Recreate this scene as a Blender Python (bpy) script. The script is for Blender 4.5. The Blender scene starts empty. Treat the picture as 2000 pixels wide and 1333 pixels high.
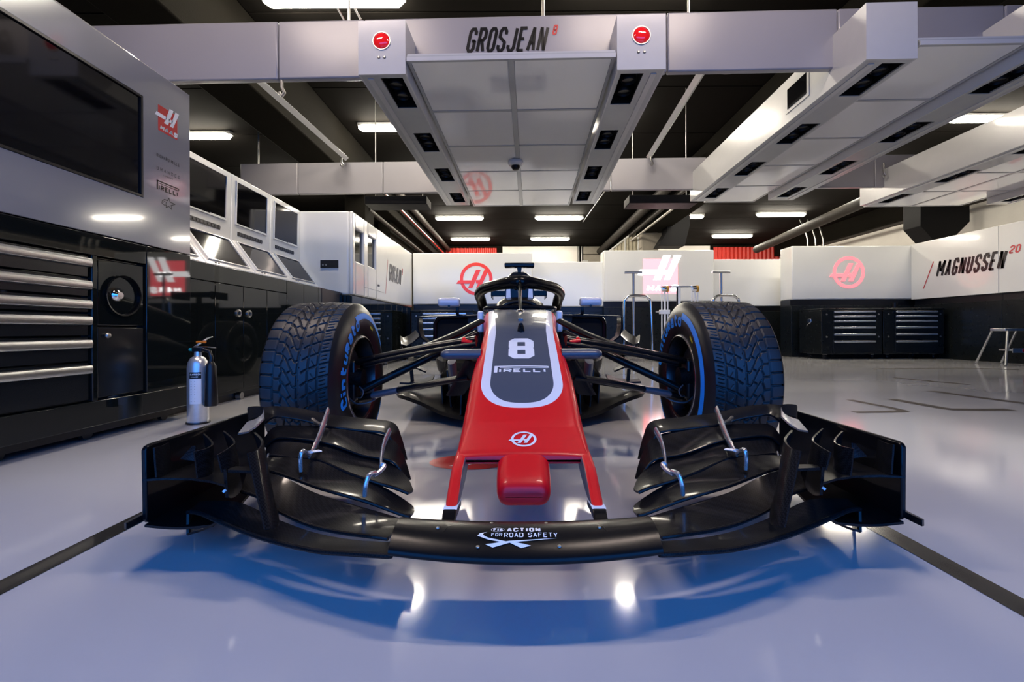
import bpy, bmesh, math, random
import numpy as np
from mathutils import Vector, Matrix
random.seed(7)
PI = math.pi
SC = bpy.context.scene
COL = SC.collection
# ------------------------------------------------------------------ camera
# F: focal length in pixels of the 2000 px frame, H: lens height, (VX,VY): vanishing point of the car's long axis
F, H, VX, VY = 889.0, 0.545, 1012.0, 645.0
cam = bpy.data.cameras.new('camera')
cam.sensor_width = 36.0
cam.lens = 36.0 * F / 2000.0
cam.shift_x = -(VX - 1000.0) / 2000.0
cam.shift_y = (VY - 666.5) / 2000.0
cam.clip_start = 0.02
cam_ob = bpy.data.objects.new('camera', cam)
COL.objects.link(cam_ob)
cam_ob.matrix_world = Matrix.Translation((0, 0, H)) @ Matrix.Rotation(PI / 2, 4, 'X') @ Matrix.Rotation(-0.004, 4, 'Z')
SC.camera = cam_ob
# ------------------------------------------------------------------ world: deep blue dusk outside the open garage door
wd = bpy.data.worlds.new('dusk_sky')
SC.world = wd
wd.use_nodes = True
bg = wd.node_tree.nodes['Background']
bg.inputs[0].default_value = (0.03, 0.22, 0.80, 1)
bg.inputs[1].default_value = 0.92
SC.view_settings.view_transform = 'Standard'
SC.view_settings.look = 'None'
SC.view_settings.exposure = 2.1
SC.view_settings.gamma = 1.0
SC.view_settings.use_curve_mapping = False
LAMP = 22.0      # brightness of the ceiling tube lights


def W(px, py, d):
    """a point at depth d (metres along the lens axis)"""
    return Vector(((px - VX) * d / F, d, H - (py - VY) * d / F))


# ------------------------------------------------------------------ materials
def mat(name, col, rough=0.5, metal=0.0, coat=0.0, spec=0.5, vary=0.08, nscale=14.0, bump=0.0, bscale=60.0,
        emit=None, es=0.0, rvary=0.1, crough=0.05):
    m = bpy.data.materials.new(name)
    m.use_nodes = True
    nt = m.node_tree
    b = nt.nodes['Principled BSDF']
    tc = nt.nodes.new('ShaderNodeTexCoord')
    nz = nt.nodes.new('ShaderNodeTexNoise')
    nz.inputs['Scale'].default_value = nscale
    nz.inputs['Detail'].default_value = 4
    nt.links.new(tc.outputs['Object'], nz.inputs['Vector'])
    mx = nt.nodes.new('ShaderNodeMix')
    mx.data_type = 'RGBA'
    mx.inputs['A'].default_value = (col[0] * (1 - vary), col[1] * (1 - vary), col[2] * (1 - vary), 1)
    mx.inputs['B'].default_value = (min(1, col[0] * (1 + vary)), min(1, col[1] * (1 + vary)), min(1, col[2] * (1 + vary)), 1)
    nt.links.new(nz.outputs['Fac'], mx.inputs['Factor'])
    nt.links.new(mx.outputs['Result'], b.inputs['Base Color'])
    mr = nt.nodes.new('ShaderNodeMapRange')
    mr.inputs['To Min'].default_value = rough * (1 - rvary)
    mr.inputs['To Max'].default_value = min(1, rough * (1 + rvary))
    nt.links.new(nz.outputs['Fac'], mr.inputs['Value'])
    nt.links.new(mr.outputs['Result'], b.inputs['Roughness'])
    b.inputs['Metallic'].default_value = metal
    b.inputs['Specular IOR Level'].default_value = spec
    b.inputs['Coat Weight'].default_value = coat
    b.inputs['Coat Roughness'].default_value = crough
    if bump:
        n2 = nt.nodes.new('ShaderNodeTexNoise')
        n2.inputs['Scale'].default_value = bscale
        n2.inputs['Detail'].default_value = 3
        nt.links.new(tc.outputs['Object'], n2.inputs['Vector'])
        bp = nt.nodes.new('ShaderNodeBump')
        bp.inputs['Strength'].default_value = bump
        bp.inputs['Distance'].default_value = 0.01
        nt.links.new(n2.outputs['Fac'], bp.inputs['Height'])
        nt.links.new(bp.outputs['Normal'], b.inputs['Normal'])
    if emit:
        b.inputs['Emission Color'].default_value = (*emit, 1)
        b.inputs['Emission Strength'].default_value = es
    return m


def carbon_mat(name, lo, hi, rough, scale, coat=0.6):
    """twill weave: two checkers of slightly different gloss"""
    m = mat(name, lo, rough, coat=coat, spec=0.10, rvary=0.02, crough=0.09)
    nt = m.node_tree
    b = nt.nodes['Principled BSDF']
    tc = [n for n in nt.nodes if n.type == 'TEX_COORD'][0]
    ck = nt.nodes.new('ShaderNodeTexChecker')
    ck.inputs['Color1'].default_value = (*lo, 1)
    ck.inputs['Color2'].default_value = (*hi, 1)
    ck.inputs['Scale'].default_value = scale
    mp = nt.nodes.new('ShaderNodeMapping')
    mp.inputs['Rotation'].default_value = (0.5, 0.35, PI / 4)
    nt.links.new(tc.outputs['Object'], mp.inputs['Vector'])
    nt.links.new(mp.outputs['Vector'], ck.inputs['Vector'])
    nt.links.new(ck.outputs['Color'], b.inputs['Base Color'])
    return m


M = {}
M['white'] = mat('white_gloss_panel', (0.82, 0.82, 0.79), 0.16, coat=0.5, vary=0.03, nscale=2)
M['whiteshade'] = mat('shaded_white_cabinet', (0.24, 0.24, 0.25), 0.14, coat=0.6, vary=0.03, nscale=2)  # same white as the panels, weaker light at the cabinet darkened into the colour
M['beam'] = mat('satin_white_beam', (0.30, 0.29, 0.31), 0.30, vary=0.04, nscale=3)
M['gantry'] = mat('gantry_white_paint', (0.52, 0.52, 0.52), 0.22, coat=0.3, vary=0.03)
M['gantryside'] = mat('gantry_grey_paint', (0.42, 0.43, 0.43), 0.25, coat=0.3, vary=0.03)
M['pane'] = mat('opal_light_pane', (0.80, 0.80, 0.80), 0.10, coat=0.8, vary=0.03, nscale=1.5)
M['dark'] = mat('dark_gloss_panel', (0.006, 0.008, 0.008), 0.035, spec=0.42, vary=0.1, rvary=0.02)
M['darkmatt'] = mat('dark_satin_panel', (0.009, 0.011, 0.011), 0.28, spec=0.35)
M['drawer'] = mat('drawer_front_grey', (0.009, 0.011, 0.012), 0.22, spec=0.4)
M['black'] = mat('black_plastic', (0.006, 0.006, 0.007), 0.35)
M['screen'] = mat('screen_glass', (0.003, 0.003, 0.004), 0.06, spec=0.4)
M['alu'] = mat('brushed_aluminium', (0.62, 0.63, 0.64), 0.30, metal=1.0, vary=0.1, nscale=80)
M['chrome'] = mat('polished_metal', (0.80, 0.80, 0.80), 0.12, metal=1.0)
M['brightalu'] = mat('bright_satin_metal', (0.86, 0.86, 0.86), 0.25, metal=0.85)
M['steel'] = mat('worn_steel', (0.45, 0.44, 0.42), 0.35, metal=1.0)
M['ceil'] = mat('dark_painted_ceiling', (0.008, 0.007, 0.006), 0.9, spec=0.05, vary=0.25, nscale=3)
M['beamdark'] = mat('dark_painted_concrete', (0.009, 0.008, 0.006), 0.9, spec=0.05, vary=0.35, nscale=4, bump=0.2)
M['concrete'] = mat('raw_concrete', (0.30, 0.27, 0.22), 0.8, vary=0.2, nscale=6, bump=0.3)
M['bwall'] = mat('white_building_wall', (0.75, 0.72, 0.66), 0.6, vary=0.1, nscale=3)
M['redcurtain'] = mat('red_corrugated_sheet', (0.50, 0.022, 0.012), 0.45, vary=0.2)
M['pipe'] = mat('painted_pipe', (0.03, 0.026, 0.022), 0.6, spec=0.2)
M['duct'] = mat('black_duct', (0.008, 0.008, 0.009), 0.6, spec=0.15)
M['cloth'] = mat('grey_net_cloth', (0.33, 0.30, 0.22), 0.9, vary=0.3, nscale=12)
M['tube'] = mat('lit_tube_diffuser', (0.9, 0.9, 0.85), 0.4, emit=(1.0, 0.91, 0.76), es=LAMP)
M['tubedim'] = mat('dimmed_tube_diffuser', (0.9, 0.9, 0.85), 0.4, emit=(1.0, 0.82, 0.70), es=LAMP * 0.95)
M['tubecap'] = mat('lamp_housing_grey', (0.5, 0.5, 0.48), 0.5)
M['tape'] = mat('black_floor_tape', (0.012, 0.011, 0.011), 0.22, coat=0.4)
M['tapethin'] = mat('grey_floor_tape', (0.035, 0.028, 0.024), 0.5, spec=0.15)
M['ink'] = mat('black_print', (0.006, 0.006, 0.007), 0.3)
M['inkgrey'] = mat('grey_print', (0.06, 0.06, 0.065), 0.3)
M['red'] = mat('red_print', (0.55, 0.012, 0.016), 0.3, coat=0.3)
M['orange'] = mat('orange_plastic', (0.9, 0.22, 0.01), 0.4)
M['amber'] = mat('amber_plastic', (0.55, 0.28, 0.03), 0.4)
M['whiteprint'] = mat('white_print', (0.86, 0.87, 0.88), 0.3)
M['signred'] = mat('lit_red_sign', (0.6, 0.02, 0.02), 0.4, emit=(1.0, 0.15, 0.17), es=1.15)
M['signring'] = mat('lit_ring_sign', (0.6, 0.02, 0.02), 0.4, emit=(1.0, 0.15, 0.17), es=0.55)
M['signwhite'] = mat('lit_white_letters', (0.9, 0.9, 0.9), 0.4, emit=(1.0, 0.97, 0.97), es=1.6)
M['lens'] = mat('red_reflector_lens', (0.75, 0.010, 0.014), 0.08, coat=1.0, vary=0.25, nscale=220, emit=(1.0, 0.02, 0.03), es=0.06)
M['rubber'] = mat('wet_tyre_rubber', (0.016, 0.017, 0.019), 0.42, spec=0.5, vary=0.25, nscale=40)
M['sidewall'] = mat('tyre_sidewall', (0.010, 0.010, 0.011), 0.34, spec=0.5, vary=0.1)
M['tyreblue'] = mat('blue_tyre_print', (0.01, 0.27, 0.80), 0.4, vary=0.05)
M['tyreyellow'] = mat('yellow_tyre_print', (0.6, 0.5, 0.02), 0.4)
M['rim'] = mat('dark_magnesium_rim', (0.10, 0.10, 0.11), 0.28, metal=1.0)
M['rimlip'] = mat('machined_rim_lip', (0.55, 0.55, 0.56), 0.25, metal=1.0)
M['carbon'] = carbon_mat('carbon_weave', (0.003, 0.003, 0.004), (0.012, 0.012, 0.013), 0.40, 260, 0.14)
M['carbongloss'] = carbon_mat('gloss_carbon_weave', (0.002, 0.002, 0.003), (0.010, 0.010, 0.011), 0.36, 260, 0.26)
M['satin'] = mat('satin_black_paint', (0.006, 0.006, 0.006), 0.26, spec=0.22, vary=0.05, nscale=30, rvary=0.02)
M['glossblack'] = mat('gloss_black_paint', (0.004, 0.004, 0.005), 0.30, coat=0.32, spec=0.08, rvary=0.02, crough=0.06)
M['carred'] = mat('gloss_red_paint', (0.80, 0.003, 0.010), 0.35, coat=0.4, spec=0.3, vary=0.02)
M['cargrey'] = mat('slate_grey_paint', (0.070, 0.082, 0.105), 0.30, coat=0.8, vary=0.03)
M['carwhite'] = mat('white_car_paint', (0.80, 0.81, 0.84), 0.25, coat=0.6, vary=0.02)
M['mirrorshell'] = mat('pale_grey_shell', (0.60, 0.60, 0.63), 0.22, coat=0.8, vary=0.03)
M['camgrey'] = mat('grey_camera_pod', (0.085, 0.09, 0.11), 0.30)
M['brushedsteel'] = mat('brushed_steel_bottle', (0.72, 0.72, 0.72), 0.30, metal=0.7, vary=0.08, nscale=60)
M['teal'] = mat('teal_cap', (0.02, 0.35, 0.36), 0.4)


# ------------------------------------------------------------------ mesh builder
class MB:
    def __init__(s):
        s.v, s.f, s.m = [], [], []

    def add(s, verts, faces, m=0):
        o = len(s.v)
        s.v += [tuple(p) for p in verts]
        for f in faces:
            s.f.append(tuple(i + o for i in f))
            s.m.append(m)
        return s

    def box(s, x0, x1, y0, y1, z0, z1, m=0):
        x0, x1 = min(x0, x1), max(x0, x1); y0, y1 = min(y0, y1), max(y0, y1); z0, z1 = min(z0, z1), max(z0, z1)
        return s.add([(x0, y0, z0), (x1, y0, z0), (x1, y1, z0), (x0, y1, z0), (x0, y0, z1), (x1, y0, z1), (x1, y1, z1), (x0, y1, z1)],
                     [(0, 3, 2, 1), (4, 5, 6, 7), (0, 1, 5, 4), (1, 2, 6, 5), (2, 3, 7, 6), (3, 0, 4, 7)], m)

    def loft(s, rings, caps=True, closed=True, m=0, loop=False):
        n = len(rings[0])
        vs = [p for r in rings for p in r]
        fs = []
        R = len(rings)
        for i in range(R if loop else R - 1):
            j2 = (i + 1) % R
            for k in range(n if closed else n - 1):
                k2 = (k + 1) % n
                fs.append((i * n + k, i * n + k2, j2 * n + k2, j2 * n + k))
        if caps and closed and not loop:
            fs.append(tuple(reversed(range(n))))
            fs.append(tuple((R - 1) * n + k for k in range(n)))
        return s.add(vs, fs, m)

    def tube(s, pts, r, n=10, m=0, caps=True, squash=None, up=None, loop=False):
        """round tube along pts; squash=(a,b) scales the section along (side, up)"""
        pts = [Vector(p) for p in pts]
        N = len(pts)
        rr = r if isinstance(r, (list, tuple)) else [r] * N
        sq = squash or (1, 1)
        rings = []
        prev = None
        for i, p in enumerate(pts):
            if loop:
                t = pts[(i + 1) % N] - pts[i - 1]
            else:
                t = pts[min(i + 1, N - 1)] - pts[max(i - 1, 0)]
            t = t.normalized()
            u = Vector(up) if up is not None else (prev if prev is not None else (Vector((0, 0, 1)) if abs(t.z) < 0.9 else Vector((0, 1, 0))))
            side = t.cross(u).normalized()
            u2 = side.cross(t).normalized()
            prev = u2
            rings.append([p + side * (math.cos(a) * rr[i] * sq[0]) + u2 * (math.sin(a) * rr[i] * sq[1])
                          for a in [2 * PI * k / n for k in range(n)]])
        return s.loft(rings, caps=caps, m=m, loop=loop)

    def lathe(s, prof, axis='z', c=(0, 0, 0), n=32, m=0, a0=0.0, a1=2 * PI, caps=False):
        """prof: list of (radius, position along axis)"""
        full = abs(a1 - a0 - 2 * PI) < 1e-6
        cnt = n if full else n + 1
        rings = []
        for i in range(cnt):
            a = a0 + (a1 - a0) * i / n
            ca, sa = math.cos(a), math.sin(a)
            ring = []
            for r, h in prof:
                if axis == 'z':
                    p = (c[0] + r * ca, c[1] + r * sa, c[2] + h)
                elif axis == 'x':
                    p = (c[0] + h, c[1] - r * ca, c[2] + r * sa)
                else:
                    p = (c[0] + r * ca, c[1] + h, c[2] + r * sa)
                ring.append(p)
            rings.append(ring)
        return s.loft(rings, caps=False, closed=False, m=m, loop=full)

    def cyl(s, p0, p1, r0, r1=None, n=16, m=0):
        return s.tube([p0, p1], [r0, r0 if r1 is None else r1], n=n, m=m)

    def prism(s, poly, fmap, th, m=0):
        """poly: 2D outline, fmap(u,v,w) -> 3D, w from 0 to th"""
        n = len(poly)
        vs = [fmap(u, v, 0) for u, v in poly] + [fmap(u, v, th) for u, v in poly]
        fs = [tuple(reversed(range(n))), tuple(range(n, 2 * n))] + [(k, (k + 1) % n, n + (k + 1) % n, n + k) for k in range(n)]
        return s.add(vs, fs, m)

    def sheet(s, rows, th, m=0):
        """solid sheet from rows of points (grid), thickness th along the local normal"""
        R, C = len(rows), len(rows[0])
        P = [[Vector(p) for p in r] for r in rows]
        top, bot = [], []
        for i in range(R):
            for j in range(C):
                a = P[min(i + 1, R - 1)][j] - P[max(i - 1, 0)][j]
                b = P[i][min(j + 1, C - 1)] - P[i][max(j - 1, 0)]
                n = a.cross(b)
                n = n.normalized() if n.length > 1e-9 else Vector((0, 0, 1))
                top.append(P[i][j] + n * th / 2)
                bot.append(P[i][j] - n * th / 2)
        o = R * C
        fs = []
        for i in range(R - 1):
            for j in range(C - 1):
                a, b, c, d = i * C + j, i * C + j + 1, (i + 1) * C + j + 1, (i + 1) * C + j
                fs.append((a, d, c, b))
                fs.append((o + a, o + b, o + c, o + d))
        for j in range(C - 1):
            fs.append((j, j + 1, o + j + 1, o + j))
            a = (R - 1) * C + j
            fs.append((a + 1, a, o + a, o + a + 1))
        for i in range(R - 1):
            a, b = i * C, (i + 1) * C
            fs.append((b, a, o + a, o + b))
            a, b = i * C + C - 1, (i + 1) * C + C - 1
            fs.append((a, b, o + b, o + a))
        return s.add(top + bot, fs, m)

    def frame(s, x0, x1, xr, o, i):
        """slab from x0 to x1 in the y-z plane, outer rectangle o, recess i (y0,y1,z0,z1) cut back to xr"""
        r = lambda q, x: [(x, q[0], q[2]), (x, q[1], q[2]), (x, q[1], q[3]), (x, q[0], q[3])]
        vs = r(o, x0) + r(o, x1) + r(i, x1) + r(i, xr)
        fs = [(0, 3, 2, 1), (12, 13, 14, 15)]
        for k in range(4):
            j = (k + 1) % 4
            fs += [(k, j, 4 + j, 4 + k), (4 + k, 4 + j, 8 + j, 8 + k), (8 + k, 8 + j, 12 + j, 12 + k)]
        return s.add(vs, fs)

    def poly(s, pts, m=0):
        return s.add(pts, [tuple(range(len(pts)))], m)

    def mirrored(s, ax=0):
        r = MB()
        r.v = [tuple(-c if k == ax else c for k, c in enumerate(p)) for p in s.v]
        r.f = [tuple(reversed(f)) for f in s.f]
        r.m = list(s.m)
        return r

    def build(s, name, mats, parent=None, bevel=0.0, seg=2, ang=35, smooth=True, fix=True):
        me = bpy.data.meshes.new(name)
        me.from_pydata(s.v, [], s.f)
        mats = mats if isinstance(mats, (list, tuple)) else [mats]
        for k in mats:
            me.materials.append(M[k] if isinstance(k, str) else k)
        if len(mats) > 1:
            me.polygons.foreach_set('material_index', s.m)
        if fix:
            bm = bmesh.new()
            bm.from_mesh(me)
            bmesh.ops.recalc_face_normals(bm, faces=bm.faces)
            bm.to_mesh(me)
            bm.free()
        if smooth:
            me.shade_smooth()
            me.set_sharp_from_angle(angle=math.radians(ang))
        me.update()
        ob = bpy.data.objects.new(name, me)
        COL.objects.link(ob)
        if bevel:
            bv = ob.modifiers.new('bevel', 'BEVEL')
            bv.width = bevel
            bv.segments = seg
            bv.limit_method = 'ANGLE'
            bv.angle_limit = math.radians(40)
            bv.harden_normals = False
        if parent is not None:
            put(ob, parent)
        return ob


def put(ob, parent):
    """parent ob while it keeps its place in the room"""
    ob.parent = parent
    ob.matrix_parent_inverse = PM[parent.name].inverted() if parent.name in PM else Matrix.Identity(4)


PM = {}


def tag(ob, label, cat=None, group=None, kind=None):
    ob['label'] = label
    if cat:
        ob['category'] = cat
    if group:
        ob['group'] = group
    if kind:
        ob['kind'] = kind
    return ob


def thing(name, label, cat, loc=(0, 0, 0), group=None, rotz=0.0, local=False, kind=None):
    """Empty at the thing's base; local=True: parts are given in its own coordinates"""
    o = bpy.data.objects.new(name, None)
    o.empty_display_size = 0.1
    COL.objects.link(o)
    o.location = loc
    o.rotation_euler = (0, 0, rotz)
    if not local:
        PM[o.name] = Matrix.Translation(loc) @ Matrix.Rotation(rotz, 4, 'Z')
    tag(o, label, cat, group, kind)
    return o


def copy_tree(o, parent=None):
    c = o.copy()
    COL.objects.link(c)
    if parent is not None:
        c.parent = parent
    for ch in list(o.children):
        copy_tree(ch, c)
    return c


def struct(ob, label=None):
    ob['kind'] = 'structure'
    if label:
        ob['label'] = label
    return ob


# ------------------------------------------------------------------ lettering: stroke alphabet drawn as ribbons
a_, b_ = 0.3, 0.13
G = {
 'O': [[(a_, 0), (1 - a_, 0), (1, b_), (1, 1 - b_), (1 - a_, 1), (a_, 1), (0, 1 - b_), (0, b_), (a_, 0)]],
 'G': [[(1, .74), (1, 1 - b_), (1 - a_, 1), (a_, 1), (0, 1 - b_), (0, b_), (a_, 0), (1 - a_, 0), (1, b_), (1, .46), (.5, .46)]],
 'C': [[(1, .72), (1, 1 - b_), (1 - a_, 1), (a_, 1), (0, 1 - b_), (0, b_), (a_, 0), (1 - a_, 0), (1, b_), (1, .28)]],
 'R': [[(0, 0), (0, 1), (1 - a_, 1), (1, 1 - b_), (1, .5 + b_), (1 - a_, .5), (0, .5)], [(.45, .5), (1, 0)]],
 'P': [[(0, 0), (0, 1), (1 - a_, 1), (1, 1 - b_), (1, .5 + b_), (1 - a_, .5), (0, .5)]],
 'S': [[(1, .74), (1, 1 - b_), (1 - a_, 1), (a_, 1), (0, 1 - b_), (0, .62), (1, .38), (1, b_), (1 - a_, 0), (a_, 0), (0, b_), (0, .26)]],
 'J': [[(0, .25), (0, b_), (a_, 0), (1 - a_, 0), (1, b_), (1, 1)]],
 'E': [[(1, 0), (0, 0), (0, 1), (1, 1)], [(0, .52), (.8, .52)]],
 'F': [[(0, 0), (0, 1), (1, 1)], [(0, .52), (.8, .52)]],
 'A': [[(0, 0), (.5, 1), (1, 0)], [(.2, .32), (.8, .32)]],
 'N': [[(0, 0), (0, 1), (1, 0), (1, 1)]],
 'M': [[(0, 0), (0, 1), (.5, .35), (1, 1), (1, 0)]],
 'U': [[(0, 1), (0, b_), (a_, 0), (1 - a_, 0), (1, b_), (1, 1)]],
 'I': [[(.5, 0), (.5, 1)]],
 'L': [[(0, 1), (0, 0), (1, 0)]],
 'D': [[(0, 0), (0, 1), (1 - a_, 1), (1, 1 - b_), (1, b_), (1 - a_, 0), (0, 0)]],
 'H': [[(0, 0), (0, 1)], [(1, 0), (1, 1)], [(0, .5), (1, .5)]],
 'B': [[(0, 0), (0, 1), (1 - a_, 1), (1, 1 - b_), (1, .5 + b_), (1 - a_, .5), (1, .5 - b_), (1, b_), (1 - a_, 0), (0, 0)], [(0, .5), (.7, .5)]],
 'T': [[(.5, 0), (.5, 1)], [(0, 1), (1, 1)]],
 'Y': [[(.5, 0), (.5, .45), (0, 1)], [(.5, .45), (1, 1)]],
 'K': [[(0, 0), (0, 1)], [(1, 1), (0, .45), (1, 0)]],
 'X': [[(0, 0), (1, 1)], [(0, 1), (1, 0)]],
 '/': [[(.5, -.25), (.5, 1.05)]],
 '0': [[(a_, 0), (1 - a_, 0), (1, b_), (1, 1 - b_), (1 - a_, 1), (a_, 1), (0, 1 - b_), (0, b_), (a_, 0)]],
 '2': [[(0, .74), (0, 1 - b_), (a_, 1), (1 - a_, 1), (1, 1 - b_), (1, .6), (0, .2), (0, 0), (1, 0)]],
 '8': [[(.18, 0), (.82, 0), (1, .09), (1, .42), (.86, .5), (.14, .5), (0, .42), (0, .09), (.18, 0)],
       [(.14, .5), (.86, .5), (1, .58), (1, .91), (.82, 1), (.18, 1), (0, .91), (0, .58), (.14, .5)]],
 'i': [[(.5, 0), (.5, .66)], [(.5, .86), (.5, 1)]],
 'n': [[(0, 0), (0, .68), (1 - a_, .68), (1, .55), (1, 0)]],
 't': [[(.3, 1), (.3, b_), (.55, 0), (1, 0)], [(0, .68), (1, .68)]],
 'u': [[(0, .68), (0, b_), (a_, 0), (1, 0), (1, .68)]],
 'r': [[(0, 0), (0, .7), (1 - a_, .7), (1, .6), (1, .45), (1 - a_, .34), (0, .34)], [(.45, .34), (1, 0)]],
 'a': [[(0, .68), (1 - a_, .68), (1, .56), (1, 0), (a_, 0), (0, b_), (0, .3), (.2, .38), (1, .38)]],
 'o': [[(a_, 0), (1 - a_, 0), (1, b_), (1, .56), (1 - a_, .68), (a_, .68), (0, .56), (0, b_), (a_, 0)]],
}
NARROW = {'I': .42, 'i': .42, '/': .42}
WIDE = {'M': 1.3}


def ribbon(mb, pts, t, fmap, m=0, seg=None):
    pts = list(pts)
    closed = (pts[0] == pts[-1])
    # split at sharp corners so that every stroke keeps its full width
    for i in range(1, len(pts) - 1):
        e0 = (Vector(pts[i]) - Vector(pts[i - 1])).normalized()
        e1 = (Vector(pts[i + 1]) - Vector(pts[i])).normalized()
        if e0.dot(e1) < -.2:
            q = Vector(pts[i])
            ribbon(mb, pts[:i] + [tuple(q + e0 * t * .15)], t, fmap, m, seg)
            ribbon(mb, [tuple(q - e1 * t * .15)] + pts[i + 1:], t, fmap, m, seg)
            return
    P = [Vector(p) for p in (pts[:-1] if closed else pts)]
    n = len(P)
    L, Rr = [], []
    for i in range(n):
        if closed:
            d0 = (P[i] - P[i - 1]).normalized(); d1 = (P[(i + 1) % n] - P[i]).normalized()
        else:
            d0 = (P[i] - P[i - 1]).normalized() if i else (P[1] - P[0]).normalized()
            d1 = (P[i + 1] - P[i]).normalized() if i < n - 1 else d0
        nn = Vector((-(d0.y + d1.y), d0.x + d1.x))
        if nn.length < 1e-6:
            nn = Vector((-d0.y, d0.x))
        nn.normalize()
        k = 1 / max(0.45, nn.dot(Vector((-d0.y, d0.x))))
        L.append(P[i] + nn * (t / 2 * k)); Rr.append(P[i] - nn * (t / 2 * k))
    for i in range(n if closed else n - 1):
        j = (i + 1) % n
        q = max(1, int((P[j] - P[i]).length / seg)) if seg else 1
        for s in range(q):
            u0, u1 = s / q, (s + 1) / q
            c = [L[i].lerp(L[j], u0), L[i].lerp(L[j], u1), Rr[i].lerp(Rr[j], u1), Rr[i].lerp(Rr[j], u0)]
            mb.add([fmap(p.x, p.y) for p in c], [(0, 3, 2, 1)], m)


def text(mb, s, fmap, h, w, t, gap, slant=0.0, x0=0.0, y0=0.0, m=0, seg=None):
    """letters of height h and width w, stroke t; returns the width used"""
    x = x0
    for ch in s:
        if ch == ' ':
            x += w * .6 + gap
            continue
        wc = w * NARROW.get(ch, WIDE.get(ch, 1.0))
        for st in G[ch]:
            pts = []
            for (u, v) in st:
                pu = t / 2 + u * (wc - t)
                pv = t / 2 + v * (h - t)
                pts.append((x + pu + slant * pv, y0 + pv))
            ribbon(mb, pts, t, fmap, m, seg)
        x += wc + gap
    return x - gap - x0


def textw(s, w, gap):
    x = 0
    for ch in s:
        x += (w * .6 if ch == ' ' else w * NARROW.get(ch, WIDE.get(ch, 1.0))) + gap
    return x - gap


def disc(mb, fmap, r0, r1, n=40, m=0, cx=0, cy=0):
    for k in range(n):
        a, b = 2 * PI * k / n, 2 * PI * (k + 1) / n
        q = [(cx + r0 * math.cos(a), cy + r0 * math.sin(a)), (cx + r1 * math.cos(a), cy + r1 * math.sin(a)),
             (cx + r1 * math.cos(b), cy + r1 * math.sin(b)), (cx + r0 * math.cos(b), cy + r0 * math.sin(b))]
        if r0 == 0:
            mb.add([fmap(*q[0]), fmap(*q[1]), fmap(*q[2])], [(0, 1, 2)], m)
        else:
            mb.add([fmap(*p) for p in q], [(0, 1, 2, 3)], m)


def ring_logo(mb, fmap, R, m=0):
    """ring with a slanted letter; each stroke on its own thin layer, fmap(u,v,layer)"""
    f = lambda u, v, k=0: fmap(u * R, v * R, k)
    disc(mb, f, .80, 1.0, 48, m)
    for k, q in enumerate(([(-.51, -.56), (-.24, -.56), (.28, .56), (-.01, .56)], [(-.02, -.56), (.25, -.56), (.77, .55), (.50, .55)],
              [(-1.22, -.29), (-.35, -.29), (-.26, -.09), (-1.08, -.09)], [(.0, -.29), (.12, -.29), (.24, -.07), (-.05, -.07)])):
        mb.add([f(*p, 1 + k) for p in q], [(0, 1, 2, 3)], m)


def square_logo(mb, fmap, S, m_sq=0, m_w=1, lift=None):
    """red square with white slanted mark and four letters under it; fmap(u,v,layer)"""
    f = lambda u, v, k=0: fmap(u * S, v * S, k)
    mb.add([f(-.5, -.5), f(.5, -.5), f(.5, .5), f(-.5, .5)], [(0, 1, 2, 3)], m_sq)
    for q in ([(-.21, -.11), (0.0, -.11), (.29, .60), (.09, .60)], [(.10, -.10), (.27, -.10), (.60, .60), (.40, .60)],
              [(-.66, .04), (-.12, .04), (-.05, .19), (-.58, .19)], [(.08, .04), (.2, .04), (.26, .18), (.04, .18)]):
        mb.add([f(*p, 1) for p in q], [(0, 1, 2, 3)], m_w)
    text(mb, 'HAAS', lambda u, v: fmap(u, v, 1), .20 * S, .20 * S, .065 * S, .03 * S, .3, -.42 * S, -.44 * S, m_w)


def pirelli(mb, fmap, w, h, m=0):
    """long-P word mark, w wide and h high"""
    f = lambda u, v: fmap(u * w, v * h)
    for q in ([(0, 0), (.06, 0), (.06, 1), (0, 1)], [(0, .86), (.965, .86), (.965, 1), (0, 1)],
              [(.965, .66), (1.0, .72), (1.0, .94), (.965, 1)],
              [(.10, .68), (.965, .66), (.965, .75), (.10, .75)]):
        for k in range(12):
            s0, s1 = k / 12, (k + 1) / 12
            lp = lambda A, B, s: (A[0] + (B[0] - A[0]) * s, A[1] + (B[1] - A[1]) * s)
            mb.add([f(*lp(q[0], q[1], s0)), f(*lp(q[0], q[1], s1)), f(*lp(q[3], q[2], s1)), f(*lp(q[3], q[2], s0))], [(0, 1, 2, 3)], m)
    wl = w * .148
    text(mb, 'IRELLI', fmap, h * .56, wl, h * .15, w * .030, 0, w * .078, 0, m)


def pchip(xs, ys):
    xs = [float(x) for x in xs]; ys = [float(y) for y in ys]
    n = len(xs)
    h = [xs[i + 1] - xs[i] for i in range(n - 1)]
    dl = [(ys[i + 1] - ys[i]) / h[i] for i in range(n - 1)]
    d = [0.0] * n
    d[0], d[-1] = dl[0], dl[-1]
    for i in range(1, n - 1):
        if dl[i - 1] * dl[i] > 0:
            w1, w2 = 2 * h[i] + h[i - 1], h[i] + 2 * h[i - 1]
            d[i] = (w1 + w2) / (w1 / dl[i - 1] + w2 / dl[i])

    def f(x):
        if x <= xs[0]:
            return ys[0] + d[0] * (x - xs[0])
        if x >= xs[-1]:
            return ys[-1] + d[-1] * (x - xs[-1])
        i = max(k for k in range(n - 1) if xs[k] <= x)
        t = (x - xs[i]) / h[i]
        return ((2 * t**3 - 3 * t**2 + 1) * ys[i] + (t**3 - 2 * t**2 + t) * h[i] * d[i] + (-2 * t**3 + 3 * t**2) * ys[i + 1] + (t**3 - t**2) * h[i] * d[i + 1])
    return f


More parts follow.
